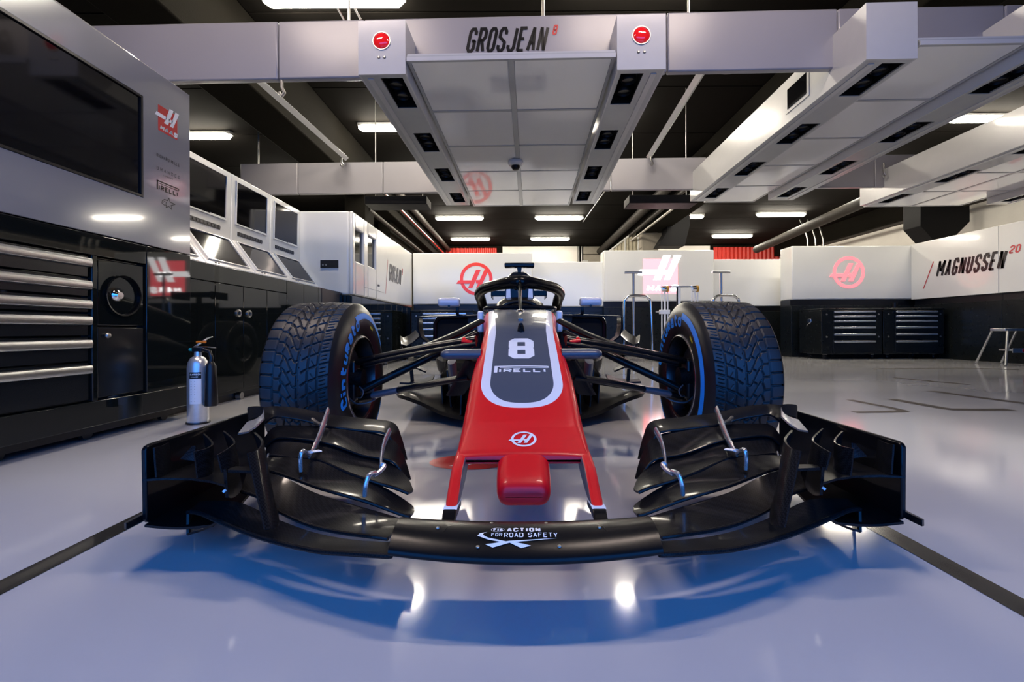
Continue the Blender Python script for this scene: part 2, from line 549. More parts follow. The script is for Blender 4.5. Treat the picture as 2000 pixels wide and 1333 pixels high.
def crom(P, n):
    """Catmull-Rom through 3D points, n samples"""
    P = [Vector(p) for p in P]
    out = []
    for k in range(n):
        t = k / (n - 1) * (len(P) - 1)
        i = min(int(t), len(P) - 2)
        u = t - i
        p0, p1, p2, p3 = P[max(i - 1, 0)], P[i], P[i + 1], P[min(i + 2, len(P) - 1)]
        out.append(0.5 * ((2 * p1) + (p2 - p0) * u + (2 * p0 - 5 * p1 + 4 * p2 - p3) * u * u + (3 * p1 - p0 - 3 * p2 + p3) * u**3))
    return out


# ================================================================== SETTING
def floor_material():
    m = mat('pale_resin_floor', (0.47, 0.47, 0.48), 0.10, coat=0.0, spec=0.6, vary=0.05, nscale=1.2, rvary=0.35)
    nt = m.node_tree
    b = nt.nodes['Principled BSDF']
    tc = [n for n in nt.nodes if n.type == 'TEX_COORD'][0]
    return m


M['floor'] = floor_material()
M['asphalt'] = mat('pit_lane_asphalt', (0.05, 0.05, 0.055), 0.8, bump=0.3)
CEIL = 4.15
struct(MB().box(-11.2, 16.2, -1.3, 19.7, -0.1, 0.0).build('floor', 'floor'), 'glossy pale grey resin garage floor')
struct(MB().box(-30, 40, -25, -1.3, -0.1, -0.004).build('trim_1', 'asphalt'), 'dark pit lane asphalt outside the open door')
struct(MB().box(-11.0, -10.8, -1.3, 19.5, 0, CEIL).build('wall_left', 'beamdark'), 'dark building wall far left')
struct(MB().box(16.0, 16.2, -1.3, 19.5, 0, CEIL).build('wall_right', 'beamdark'), 'dark building wall far right')
ceil = struct(MB().box(-11.0, 16.2, -1.3, 19.7, CEIL + 0.03, CEIL + 0.2).build('ceiling', 'ceil'), 'dark painted garage ceiling of wide boards')
# ceiling boards between the beams
bmesh_cache = {}
for (x0, x1) in ((-10.8, -3.65), (-3.05, 3.65), (4.35, 10.85), (11.45, 16.0)):
    for k in range(13):
        y0 = -1.25 + k * 1.6
        key = (x0, x1)
        if key not in bmesh_cache:
            ob = MB().box(x0 + .01, x1 - .01, 0.012, 1.588, CEIL, CEIL + 0.03).build('ceiling_panel', 'ceil', ceil)
            bmesh_cache[key] = ob.data
        else:
            ob = bpy.data.objects.new('ceiling_panel', bmesh_cache[key])
            COL.objects.link(ob)
            ob.parent = ceil
        ob.location = (0, y0, 0)
# front wall with the open door the camera looks in from; second bay closed, unseen, to keep blue light off the right
fw = MB()
fw.box(-11, 16.2, -1.5, -1.3, 3.45, CEIL + .2)
fw.box(-11, -3.4, -1.5, -1.3, 0, 3.45)
fw.box(3.7, 16.2, -1.5, -1.3, 0, 3.45)
struct(fw.build('wall_front', 'beamdark'), 'dark front wall with the open garage door')
# back wall of the building
wb = struct(MB().box(-11, 16.2, 19.5, 19.7, 0, CEIL).build('wall_back', 'beamdark'), 'far building wall behind the partitions')
for x0, x1 in ((-0.65, 2.55), (4.6, 8.2)):
    MB().box(x0, x1, 19.42, 19.5, 0.1, CEIL - 0.04).build('plaster_panel', 'bwall', wb)


def corrugated(x0, x1, y, z0, z1, pitch=0.17, dep=0.05):
    n = int((x1 - x0) / pitch * 6)
    rows = []
    for z in (z0, z1):
        rows.append([(x0 + (x1 - x0) * k / n, y + dep * 0.5 * math.tanh(2.2 * math.sin(2 * PI * k / 6)), z) for k in range(n + 1)])
    return MB().sheet(rows, 0.01)


corrugated(-3.9, -0.9, 19.3, 0.1, CEIL - .12).build('corrugated_shutter', 'redcurtain', wb)
corrugated(8.3, 11.1, 19.3, 0.1, CEIL - .12).build('corrugated_shutter', 'redcurtain', wb)
for x in (2.6, 2.72):
    MB().tube([(x, 19.4, 0.05), (x, 19.4, 4.1)], 0.03).build('wall_conduit', 'steel', wb)
MB().box(2.75, 2.98, 19.3, 19.42, 3.2, 3.5).build('junction_box', 'tubecap', wb, bevel=.01)
for k, (z0, z1) in enumerate(((2.4, 2.75), (2.78, 3.25), (3.28, 3.75), (3.78, 4.1))):
    MB().box(2.8, 3.55, 19.42, 19.5, z0, z1).build('concrete_block', 'concrete', wb, bevel=.01)
# deep beams along the building's column lines
for k, (x0, x1, z0) in enumerate(((-3.65, -3.05, 3.35), (3.65, 4.35, 3.45), (10.85, 11.45, 3.62))):
    struct(MB().box(x0, x1, -1.25, 19.4, z0, CEIL + .02).build('trim_%d' % (k + 2), 'beamdark', bevel=.02),
           ('deep dark ceiling beam above the monitor consoles', 'deep dark ceiling beam between the two bays', 'deep dark ceiling beam above the far right white wall')[k])
struct(MB().box(11.1, 11.3, 8.0, 19.4, 0, 3.62).build('wall_side', 'bwall'), 'white building wall strip under the right beam')
struct(MB().box(-3.55, -3.25, 11.6, 19.4, 0, 3.36).build('wall_inner', 'beamdark'), 'dark brown side wall with pipes behind the left partition')

# columns
def column(x0, x1, y0, y1, name, label, m='concrete'):
    t = thing(name, label, 'column', ((x0 + x1) / 2, y0, 0))
    MB().box(x0, x1, y0, y1, 0, 3.45).build('shaft', m, t, bevel=.02)
    xm = (x0 + x1) / 2
    MB().prism([(x0 - .02, 3.0), (x1 + .25, 3.0 + .25), (x1 + .25, 3.44), (x0 - .02, 3.44)], lambda u, v, w: (u, y0 + .01 + w, v), y1 - y0 - .02).build('haunch', m, t, bevel=.01)
    return t


column(3.72, 4.2, 13.6, 14.1, 'concrete_column', 'bare beige concrete column rising behind the projecting white partition')
column(-3.52, -3.12, 9.3, 9.9, 'concrete_column', 'dark concrete column behind the white console cabinet', 'beamdark')

# pipes and conduits under the ceiling
def pipe(pts, r, m, label, name='ceiling_pipe', cat='pipe', group=None):
    ob = MB().tube(pts, r, n=12).build(name, m)
    return tag(ob, label, cat, group)


pipe([(-2.98, 9.0, 3.62), (-2.95, 19.2, 3.62)], .035, 'chrome', 'thin shiny conduit along the dark left beam')
pipe([(-2.95, 9.8, 3.95), (-2.92, 19.2, 3.95)], .09, 'pipe', 'thick dark pipe tucked under the ceiling on the left')
pipe([(-3.15, 9.6, 3.1), (-3.15, 19.0, 3.1)], .05, 'pipe', 'dark pipe along the brown wall above the left partition')
pipe([(-1.97, 3.5, 4.09), (-1.97, 9.5, 4.09)], .02, 'chrome', 'left of two slim silver conduits on the ceiling left of the gantry')
pipe([(-1.78, 3.5, 4.09), (-1.78, 9.5, 4.09)], .02, 'chrome', 'right of two slim silver conduits on the ceiling left of the gantry')
pipe([(3.5, 9.0, 3.85), (3.45, 19.2, 3.85)], .13, 'pipe', 'thick dark pipe running back along the middle beam')
pipe([(3.55, 9.4, 3.5), (3.5, 19.0, 3.5)], .045, 'pipe', 'slim dark pipe below the thick one on the middle beam')
pipe([(3.58, 9.4, 3.33), (3.53, 19.0, 3.33)], .03, 'steel', 'lowest thin pipe hanging under the middle beam')
pipe([(7.15, 5.6, 3.38), (8.5, 16.2, 3.38)], .13, 'pipe', 'large dark pipe slanting back below the right bay ceiling')
pipe([(2.15, 11.0, 3.95), (2.15, 15.0, 4.1)], .015, 'black', 'thin hanging cable right of the gantry end')
pipe([(10.7, 7.6, 3.5), (10.7, 16.0, 3.5)], .05, 'pipe', 'dark pipe along the far right beam')
for i, x in enumerate((9.3, 9.55, 9.8)):
    pipe([(x, 14.6, 2.0), (x, 14.6, 3.4), (x, 14.75, 3.8), (x, 15.0, CEIL)], .022, 'steel',
         ('left', 'middle', 'right')[i] + ' bent grey cable rising behind the right partition corner', 'bent_cable', 'cable')
# black ducts
d1 = MB().prism([(3.95, 2.9), (4.7, 2.9), (4.85, 3.5), (4.85, CEIL), (4.2, CEIL), (4.2, 3.3)], lambda u, v, w: (u, 12.8 + w, v), .5).build('hanging_duct', 'duct', bevel=.01)
tag(d1, 'black hanging duct right of the concrete column', 'duct')
d2 = MB().prism([(9.65, 3.0), (10.0, 2.62), (10.35, 2.62), (10.83, 3.1), (10.83, CEIL - .01), (9.65, CEIL - .01)], lambda u, v, w: (u, 10.9 + w, v), .5).build('hanging_duct', 'duct', bevel=.01)
tag(d2, 'big black chamfered duct above the right white partition', 'duct')
for (x0, x1, lab) in ((-2.22, -1.32, 'left of the gantry'), (1.62, 2.62, 'right of the gantry')):
    t = thing('ceiling_heater', 'flat black heater box hanging behind the rear beam ' + lab, 'heater', ((x0 + x1) / 2, 6.7, 2.36))
    MB().box(x0, x1, 6.6, 6.95, 2.38, 2.5).build('body', 'duct', t, bevel=.01)
    MB().tube([(x0 + .1, 6.8, 2.5), (x0 + .1, 6.8, CEIL)], .008).build('hanger', 'steel', t)
    MB().tube([(x1 - .1, 6.8, 2.5), (x1 - .1, 6.8, CEIL)], .008).build('hanger', 'steel', t)

# net curtain on poles between the bays, behind the partitions
t = thing('net_curtain', 'beige net curtain on pale poles beside the concrete column', 'curtain', (3.3, 15.0, 0))
rows = []
for z in (1.0, 3.0):
    rows.append([(2.85 + .85 * k / 60, 15.6 - 1.6 * k / 60 + .04 * math.sin(k * 1.1), z + (0.62 * k / 60 if z > 2 else 0)) for k in range(61)])
MB().sheet(rows, .006).build('net', 'cloth', t)
for k in range(4):
    u = k / 3
    MB().tube([(2.85 + .85 * u, 15.55 - 1.6 * u, 0), (2.85 + .85 * u, 15.55 - 1.6 * u, 3.05 + .62 * u)], .03).build('pole', 'tubecap', t)
MB().tube([(2.85, 15.55, 3.02), (3.7, 13.95, 3.64)], .03).build('top_rail', 'tubecap', t)

# ================================================================== CEILING TUBE LIGHTS
def make_lamp():
    t = thing('ceiling_light', 'x', 'light', (0, 0, 0), local=True)
    MB().box(-.76, .76, -.06, .06, CEIL - .07, CEIL - .005).build('housing', 'tubecap', t, bevel=.01)
    prof = []
    mb = MB()
    rings = []
    for k in range(23):
        x = -.75 + 1.5 * k / 22
        e = min(1.0, math.sqrt(max(0.0, 1 - max(0, (abs(x) - .68) / .072) ** 2)))
        e = max(e, .12)
        rings.append([(x, .075 * e * math.cos(a), CEIL - .09 - .055 * e * math.sin(a)) for a in [2 * PI * j / 16 for j in range(16)]])
    mb.loft(rings)
    mb.build('diffuser', 'tube', t)
    return t


lamp0 = make_lamp()
DIM = [c for c in lamp0.children if c.name.startswith('diffuser')][0].data.copy()
DIM.materials[0] = M['tubedim']
LAMPS = [
 (-1.95, 4.85, 'long lit ceiling tube light at the top edge left of the gantry'),
 (-2.0, 7.9, 'lit ceiling tube light left of the gantry, half hidden by its rail'),
 (-5.9, 8.2, 'lit ceiling tube light above the monitor consoles'),
 (-5.7, 11.5, 'lit ceiling tube light showing just under the rear beam above the white console cabinet'),
 (-1.83, 14.3, 'lit ceiling tube light behind the gantry, left of the nearer pair'),
 (1.3, 14.3, 'lit ceiling tube light behind the gantry, right of the nearer pair'),
 (-1.83, 17.6, 'lit ceiling tube light before the red shutter left of the car'),
 (1.25, 17.6, 'lit ceiling tube light in the back row before the white wall'),
 (5.05, 14.2, 'lit ceiling tube light just right of the black duct and concrete column'),
 (8.1, 14.0, 'lit ceiling tube light above the gap left of the ring sign partition'),
 (5.0, 17.4, 'lit ceiling tube light in the back row mostly hidden by the black duct'),
 (8.1, 17.2, 'lit ceiling tube light before the red shutter on the right'),
 (8.0, 7.65, 'lit ceiling tube light between the second and third gantry'),
 (15.2, 14.1, 'lit ceiling tube light above the driver name wall at the right edge'),
 (1.25, 4.6, 'lit ceiling tube light hidden above the front beam right of the car'),
 (1.25, 7.9, 'lit ceiling tube light hidden above the car gantry'),
 (-1.95, 1.6, 'lit ceiling tube light out of frame above the front wing left half'),
 (1.25, 1.6, 'lit ceiling tube light out of frame above the front wing right half'),
 (-1.95, 11.2, 'lit ceiling tube light hidden behind the rear beam left of the car'),
 (1.25, 11.2, 'lit ceiling tube light hidden behind the rear beam right of the car'),
 (5.0, 7.75, 'lit ceiling tube light hidden above the second gantry'),
 (5.0, 11.0, 'lit ceiling tube light hidden above the second gantry rear end'),
 (8.1, 11.0, 'lit ceiling tube light hidden above the tool chest in the right bay'),
]
for i, (x, y, lab) in enumerate(LAMPS):
    o = lamp0 if i == 0 else copy_tree(lamp0)
    o.location = (x, y, 0)
    o['label'] = lab
    o['group'] = 'ceiling tube lights'
    if y < 2:
        for ch in o.children:
            if ch.name.startswith('diffuser'):
                ch.data = DIM

# ================================================================== OVERHEAD BEAMS
YAW = -0.027


def beam(y, x0, x1, seams, label, z0=2.485, z1=2.93, th=.06):
    t = thing('overhead_beam', label, 'beam', (0, y, 0), rotz=YAW, local=True)
    ed = [x0] + seams + [x1]
    for a, b in zip(ed[:-1], ed[1:]):
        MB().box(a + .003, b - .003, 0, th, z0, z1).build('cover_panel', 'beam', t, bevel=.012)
    for x in ((-1.3, 0.2, 1.3) if y < 4 else (-3.7, 8.6)):
        if x0 < x < x1:
            MB().tube([(x, th / 2, z1), (x, th / 2, CEIL)], .012).build('hanger_rod', 'steel', t)
    return t


bf = beam(3.45, -3.5, 8.8, [-1.84, -1.17, 1.13, 2.39, 3.6, 6.0], 'long white box beam nearest the camera across the garage')
br = beam(6.37, -3.95, 8.8, [-3.12, -1.9, 1.3, 2.62, 4.9], 'long white box beam behind, carrying the gantry rear ends')


# ================================================================== GANTRIES
def spotlight(parent, xc, yc, zb):
    """black twin spot set in a recess of the rail"""
    mb = MB()
    mb.box(xc - .085, xc + .085, yc - .22, yc + .22, zb + .10, zb + .12)
    mb.box(xc - .087, xc - .082, yc - .22, yc + .22, zb + .005, zb + .12)
    mb.box(xc + .082, xc + .087, yc - .22, yc + .22, zb + .005, zb + .12)
    mb.box(xc - .085, xc + .085, yc - .222, yc - .215, zb + .005, zb + .12)
    mb.box(xc - .085, xc + .085, yc + .215, yc + .222, zb + .005, zb + .12)
    o = mb.build('spot_recess', 'black', parent)
    for dy in (-.09, .07):
        mb = MB().lathe([(.0, .105), (.05, .105), (.058, .03), (.05, .012), (.045, .03), (0, .035)], 'z', (xc, yc + dy, zb), 18)
        q = mb.build('spot_lamp', 'black', o)


def rail(parent, x0, x1, hx0, hx1, L, z0=2.35, z1=2.73, name='rail', lens=True, mside='gantry'):
    holes = [(.05 + .91 * k, .05 + .91 * k + .44) for k in range(4)]
    mb = MB()
    th = .012
    mb.box(x0, x1, 0, .014, z0, z1)
    mb.box(x0, x1, L - .014, L, z0, z1)
    mb.box(x0, x0 + th, .014, L - .014, z0, z1)
    mb.box(x1 - th, x1, .014, L - .014, z0, z1)
    mb.box(x0 + th, x1 - th, .014, L - .014, z1 - th, z1)
    mb.box(x0 + th, hx0, .014, L - .014, z0, z0 + th, 1)
    mb.box(hx1, x1 - th, .014, L - .014, z0, z0 + th, 1)
    ys = .014
    for h0, h1 in holes + [(L - .014, 0)]:
        mb.box(hx0, hx1, ys, h0, z0, z0 + th, 1)
        ys = h1
    o = mb.build(name, [mside, 'gantryside'], parent)
    # groove strip along the outer lower edge
    xs = x0 + .07 if hx0 - x0 > x1 - hx1 else x1 - .07
    MB().box(xs - .02, xs + .02, .05, L - .05, z0 - .006, z0).build('edge_trim', 'gantry', o)
    for h0, h1 in holes:
        spotlight(parent, (hx0 + hx1) / 2, (h0 + h1) / 2, z0)
    return o


def gantry(X, Y, cols, label, lens=True, letter=False, window=False):
    t = thing('lighting_gantry', label, 'gantry', (X, Y, 0), rotz=YAW, local=True, group='overhead gantries')
    pw = .73                       # pane pitch
    hw = cols * pw / 2             # half width of the pane field
    L = 3.37
    rl = rail(t, -hw - .345, -hw - .01, -hw - .205, -hw - .045, L, name='side_rail')
    rr = rail(t, hw + .01, hw + .345, hw + .045, hw + .205, L, name='side_rail')
    # pane field, a little above the rails' undersides
    z = 2.445
    pl = .752
    for c in range(cols):
        for r in range(5):
            x0 = -hw + c * pw
            MB().box(x0 + .022, x0 + pw - .022, r * pl + .02, r * pl + pl - .012, z, z + .012).build('pane', 'pane', t, bevel=.003, seg=1)
    fr = MB()
    fr.box(-hw, hw, -.005, .012, z - .012, z + .03)
    for r in range(1, 6):
        fr.box(-hw, hw, r * pl - .012 + .002, r * pl + .02 - .002, z - .004, z + .02)
    for c in range(cols + 1):
        x0 = -hw + c * pw
        w = .022
        fr.box(x0 - w if c else x0, x0 + w if c < cols else x0, 0, 5 * pl, z - .006, z + .02)
    fr.build('pane_frame', 'gantryside', t)
    MB().box(-hw, hw, 0.012, 5 * pl, z + .03, z + .05).build('backing_tray', 'gantry', t)
    MB().box(-hw + .0, hw, -.012, -.004, z - .012, z + .016).build('front_lip', 'gantry', t)
    for sx in (-1, 1):
        xc = sx * (hw + .178)
        if lens:
            n = MB().lathe([(0, -.022), (.025, -.021), (.045, -.014), (.055, -.004), (.058, 0)], 'y', (xc, 0, 2.585), 32).build('round_reflector', 'lens', t)
            MB().lathe([(.056, 0), (.058, -.006), (.064, -.006), (.066, 0)], 'y', (xc, 0, 2.585), 32).build('reflector_bezel', 'steel', n)
        if lens:
            for dx in (-.02, .02):
                MB().lathe([(0, -.008), (.006, -.008), (.010, -.004), (.011, 0)], 'y', (xc + dx, 0, 2.47), 14).build('socket', 'steel', t)
    if window:
        o = MB().box(-hw - .352, -hw - .343, .62, .95, 2.43, 2.66).build('side_window_frame', 'gantry', t)
        MB().box(-hw - .356, -hw - .352, .65, .92, 2.46, 2.63).build('side_window', 'screen', t)
    return t


g1 = gantry(-0.045, 3.18, 2, 'white lighting gantry over the race car with two red round lamps and ten panes')
g2 = gantry(3.05, 3.03, 1, 'narrower single-row lighting gantry right of the one over the car', lens=False, window=True)
g3 = gantry(6.02, 3.3, 2, 'partly cut off lighting gantry at the right edge of the frame', lens=True, window=True)
# driver lettering on the front beam
mb = MB()
fm = lambda u, v: Vector((-.395 + u, -.0035, 2.652 + v))
wl, gp = .066, .0105
x = text(mb, 'GROSJEAN', fm, .192, wl, .0235, gp, .22)
text(mb, '8', fm, .075, .034, .012, 0, .22, x + .028 + .03, .125, 1)
mb.build('driver_lettering', ['ink', 'red'], bf, smooth=False)
# dome camera under the panes
t = thing('dome_camera', 'small white dome security camera under the gantry panes', 'camera', (-.02, 5.1, 2.43))
MB().lathe([(0, 0), (.085, 0), (.088, -.025), (.07, -.05), (.05, -.055)], 'z', (-.02, 5.1, 2.437), 28).build('housing', 'gantry', t)
MB().lathe([(.052, -.05), (.047, -.078), (.03, -.097), (0, -.104)], 'z', (-.02, 5.1, 2.437), 24).build('dome', 'glossblack', t)


# slim white rails carried between the two beams
def hang_rail(pts, label):
    t = thing('overhead_rail', label, 'rail', tuple(pts[0]))
    MB().tube(pts, .042, n=4, up=(0, 0, 1)).build('bar', 'gantry', t)
    e = Vector(pts[-1])
    MB().tube([e + Vector((-.01, -.12, -.04)), e + Vector((-.01, -.13, -.10)), e + Vector((.015, -.13, -.14)), e + Vector((0, -.13, -.17)), e + Vector((-.02, -.13, -.14))], .012).build('hook', 'steel', t)
    return t


hang_rail([(-2.52, 3.65, 2.96), (-2.40, 6.36, 2.96)], 'slim white rail running back between the beams left of the gantry')
h2 = hang_rail([(1.70, 3.65, 2.96), (1.84, 6.36, 2.96)], 'slim white rail running back between the beams right of the gantry')
for (p, r) in (((1.64, 3.72, 2.72), .05), ((1.70, 3.70, 2.66), .035)):
    MB().lathe([(0, -.04), (r, -.04), (r * 1.05, 0), (r, .04), (0, .04)], 'x', p, 16).build('swivel_bracket', 'alu', h2)
MB().tube([(1.69, 3.7, 2.92), (1.66, 3.72, 2.74)], .022).build('swivel_arm', 'gantry', h2)
for (x, y, lab) in ((4.95, 6.15, 'small brass hook hanging at the rear beam between the second and third gantry'),
                    (-1.82, 3.52, 'small metal hook under the front beam left of the gantry')):
    o = MB().tube([(x, y, 2.9), (x, y, 2.78), (x + .02, y, 2.74), (x, y, 2.71), (x - .02, y, 2.74)], .012).build('hook', 'steel')
    o.location.z = -.35 if y < 5 else -.12
    tag(o, lab, 'hook')


# ================================================================== LEFT TOOL CABINET
def LX(px, py, X):
    """point on the plane x = X seen at pixel (px, py): returns (y, z)"""
    d = F * X / (px - VX)
    return d, H - (py - VY) * d / F


CX = -2.10
t = thing('tool_cabinet', 'tall garage cabinet with white screen panel above dark drawers at the left edge', 'cabinet', (CX - .4, 2.0, 0))
Y0, Y1 = 0.75, 2.92
# lower body: recess frame
lb = MB()
lb.box(CX - .7, CX - .03, Y0, Y1 - .012, .075, 1.03)
lb.box(CX - .03, CX, Y0, Y1, .075, .20)
lb.box(CX - .03, CX, 2.575, Y1, .20, 1.03)
lb.box(CX - .03, CX, Y0, 2.575, .925, 1.03)
lb.box(CX - .03, CX, 2.245, 2.275, .20, .925)
lb.build('lower_body', 'dark', t, bevel=.004)
MB().box(CX - .66, CX - .06, Y0 + .05, Y1 - .05, .03, .075).build('plinth', 'black', t)
for y in (1.2, 1.9, 2.3, 2.8):
    MB().lathe([(0, -.012), (.03, -.012), (.03, .012), (0, .012)], 'x', (CX - .09, y, .03), 14).build('castor', 'black', t)
# upper white body with screen opening
SZ0, SZ1, SY1 = 1.298, 1.866, 2.552
ub = MB()
ub.frame(CX - .7, CX, CX - .025, (Y0, Y1, 1.035, 2.06), (Y0 + .02, SY1, SZ0, SZ1))
ub.build('upper_body', 'whiteshade', t, bevel=.006)
sc_ = MB().box(CX - .022, CX - .008, Y0 + .02, SY1 - .012, SZ0 + .012, SZ1 - .012).build('screen', 'screen', t)
bz = MB()
bz.box(CX - .024, CX + .002, SY1 - .012, SY1, SZ0, SZ1)
bz.box(CX - .024, CX + .002, Y0 + .02, SY1 - .012, SZ0, SZ0 + .012)
bz.box(CX - .024, CX + .002, Y0 + .02, SY1 - .012, SZ1 - .012, SZ1)
bz.build('screen_bezel', 'black', sc_)
# drawers
zt = [.915, .800, .705, .625, .508, .380, .255]
zb_ = zt[1:] + [.205]
hz = [.850, .750, .672, .560, .433, .310]
zt = [.920, .808, .713, .634, .520, .395]
zb_ = [.812, .717, .638, .524, .399, .207]
for k in range(6):
    dr = MB().box(CX - .03, CX - .012, .80, 2.238, zb_[k] + .002, zt[k] - .002).build('drawer', 'drawer', t, bevel=.002, seg=1)
    h = zt[k] - .012
    mb = MB().prism([(0, 0), (.022, -.004), (.026, -.02), (.022, -.042), (.0, -.046)], lambda u, v, w: (CX - .012 + u, .80 + w, h + v), 1.436)
    mb.build('drawer_handle', 'alu', dr, bevel=.002)
# upper door with round dish and lower door
d_up = MB().box(CX - .03, CX - .012, 2.285, 2.568, .575, .915).build('door', 'dark', t, bevel=.006)
cy, cz = 2.425, .735
MB().lathe([(.105, .014), (.108, .018), (.100, .016), (.098, .0), (.03, -.002), (.028, .0)], 'x', (CX - .012, cy, cz), 48).build('dish', 'glossblack', d_up)
MB().lathe([(0, .022), (.018, .022), (.022, .016), (.028, .012), (.034, .0)], 'x', (CX - .012, cy - .03, cz), 28).build('hub', 'chrome', d_up)
d_lo = MB().box(CX - .03, CX - .012, 2.285, 2.568, .21, .568).build('door', 'drawer', t, bevel=.006)
MB().lathe([(0, .018), (.010, .017), (.014, .008), (.010, 0)], 'x', (CX - .012, 2.335, .525), 18).build('knob', 'steel', d_lo)
# prints on the white panel
fmz = lambda y0, z0: (lambda u, v, k=0: Vector((CX + .0008 + .0006 * k, y0 + u, z0 + v)))
mb = MB()
square_logo(mb, fmz(2.735, 1.80), .15, 0, 1)
mb.build('logo_print', ['red', 'whiteprint'], t, smooth=False)
mb = MB()
text(mb, 'RICHARD MILLE', fmz(2.648, 1.565), .020, .0125, .0034, .0028)
mb.build('sponsor_name', 'ink', t, smooth=False)
mb = MB()
text(mb, 'BRANDED', fmz(2.648, 1.490), .020, .015, .0026, .013)
text(mb, 'LONDON', fmz(2.700, 1.468), .008, .007, .0014, .006)
mb.build('sponsor_name', 'ink', t, smooth=False)
mb = MB()
pirelli(mb, fmz(2.648, 1.375), .175, .055)
mb.build('word_mark', 'ink', t, smooth=False)
f5 = fmz(2.735, 1.314)
star = [(-.05, -.012), (-.045, .004), (-.028, .016), (-.006, .015), (.006, .034), (.014, .012), (.055, .010), (.022, -.006), (.028, -.030), (.004, -.016), (-.018, -.030), (-.014, -.012), (-.03, -.018), (-.04, -.014), (-.05, -.012)]
mb = MB()
ribbon(mb, star, .0055, f5)
ribbon(mb, [(-.042, -.006), (-.03, .004), (-.012, .002), (-.02, -.006)], .004, f5)
mb.build('star_mark', 'ink', t, smooth=False)

# ================================================================== FIRE EXTINGUISHER
EX, EY = -1.90, 2.70
t = thing('fire_extinguisher', 'polished steel fire extinguisher with black horn standing on the floor by the cabinet', 'extinguisher', (EX, EY, 0))
MB().lathe([(0, .0), (.052, .0), (.055, .006), (.055, .33), (.050, .362), (.036, .388), (.020, .398), (.018, .425), (0, .425)], 'z', (EX, EY, 0.0), 40).build('bottle', 'brushedsteel', t)
MB().lathe([(0, 0), (.062, 0), (.062, .008), (.055, .010)], 'z', (EX, EY, 0.0005), 36).build('foot_ring', 'black', t)
vb = MB().box(EX - .03, EX + .03, EY - .013, EY + .013, .42, .45).build('valve', 'black', t, bevel=.005)
MB().lathe([(0, -.008), (.009, -.008), (.010, .004), (0, .006)], 'x', (EX - .034, EY - .01, .437), 14).build('pressure_cap', 'teal', vb)
MB().tube([(EX - .02, EY, .452), (EX + .02, EY, .478), (EX + .06, EY, .505), (EX + .085, EY, .512)], [.007, .008, .007, .005], squash=(1.6, .6)).build('lever', 'alu', vb)
MB().tube([(EX, EY, .449), (EX + .05, EY, .452), (EX + .11, EY, .447)], [.009, .008, .005], squash=(1.6, .6)).build('carry_handle', 'chrome', vb)
MB().box(EX - .005, EX + .045, EY - .012, EY + .012, .474, .488).build('safety_tag', 'orange', vb, bevel=.004)
MB().tube([(EX + .03, EY - .005, .44), (EX + .075, EY - .01, .425), (EX + .09, EY - .014, .39), (EX + .086, EY - .014, .355)], .011, n=12).build('hose', 'black', t)
MB().lathe([(0, 0), (.034, 0), (.036, .02), (.028, .235), (.015, .26), (0, .26)], 'z', (EX + .086, EY - .014, .105), 24).build('discharge_horn', 'black', t)


def on_bottle(u, v):
    a = -1.22 + u / .0555
    return Vector((EX + .0558 * math.cos(a), EY + .0558 * math.sin(a), v))


mb = MB()
for k in range(8):
    u0, u1 = -.03 + k * .0075, -.03 + (k + 1) * .0075
    mb.add([on_bottle(u0, .12), on_bottle(u1, .12), on_bottle(u1, .305), on_bottle(u0, .305)], [(0, 1, 2, 3)], 0)
lab = mb.build('paper_label', 'whiteprint', t)
mb = MB()
ob2 = lambda u, v: on_bottle(u, v) + (on_bottle(u, v) - Vector((EX, EY, v))) * .008
for k in range(8):
    u0, u1 = -.03 + k * .0075, -.03 + (k + 1) * .0075
    mb.add([ob2(u0, .268), ob2(u1, .268), ob2(u1, .306), ob2(u0, .306)], [(0, 1, 2, 3)], 0)
mb.build('label_header', 'ink', lab, smooth=False)
mb = MB()
for k, z in enumerate((.25, .235, .222, .206, .19, .175, .15, .135)):
    mb.add([ob2(-.022, z), ob2(.0, z), ob2(.0, z + .003), ob2(-.022, z + .003)], [(0, 1, 2, 3)], 0)
mb.build('small_print', 'ink', lab, smooth=False)['kind'] = 'stuff'
mb = MB()
ob3 = lambda u, v: on_bottle(u, v) + (on_bottle(u, v) - Vector((EX, EY, v))) * .014
text(mb, 'CARBON', ob3, .010, .0072, .0022, .0022, 0, -.026, .288, 0)
text(mb, 'DIOXIDE', ob3, .006, .0048, .0014, .0014, 0, -.022, .276, 0)
mb.build('label_text', 'whiteprint', lab, smooth=False)

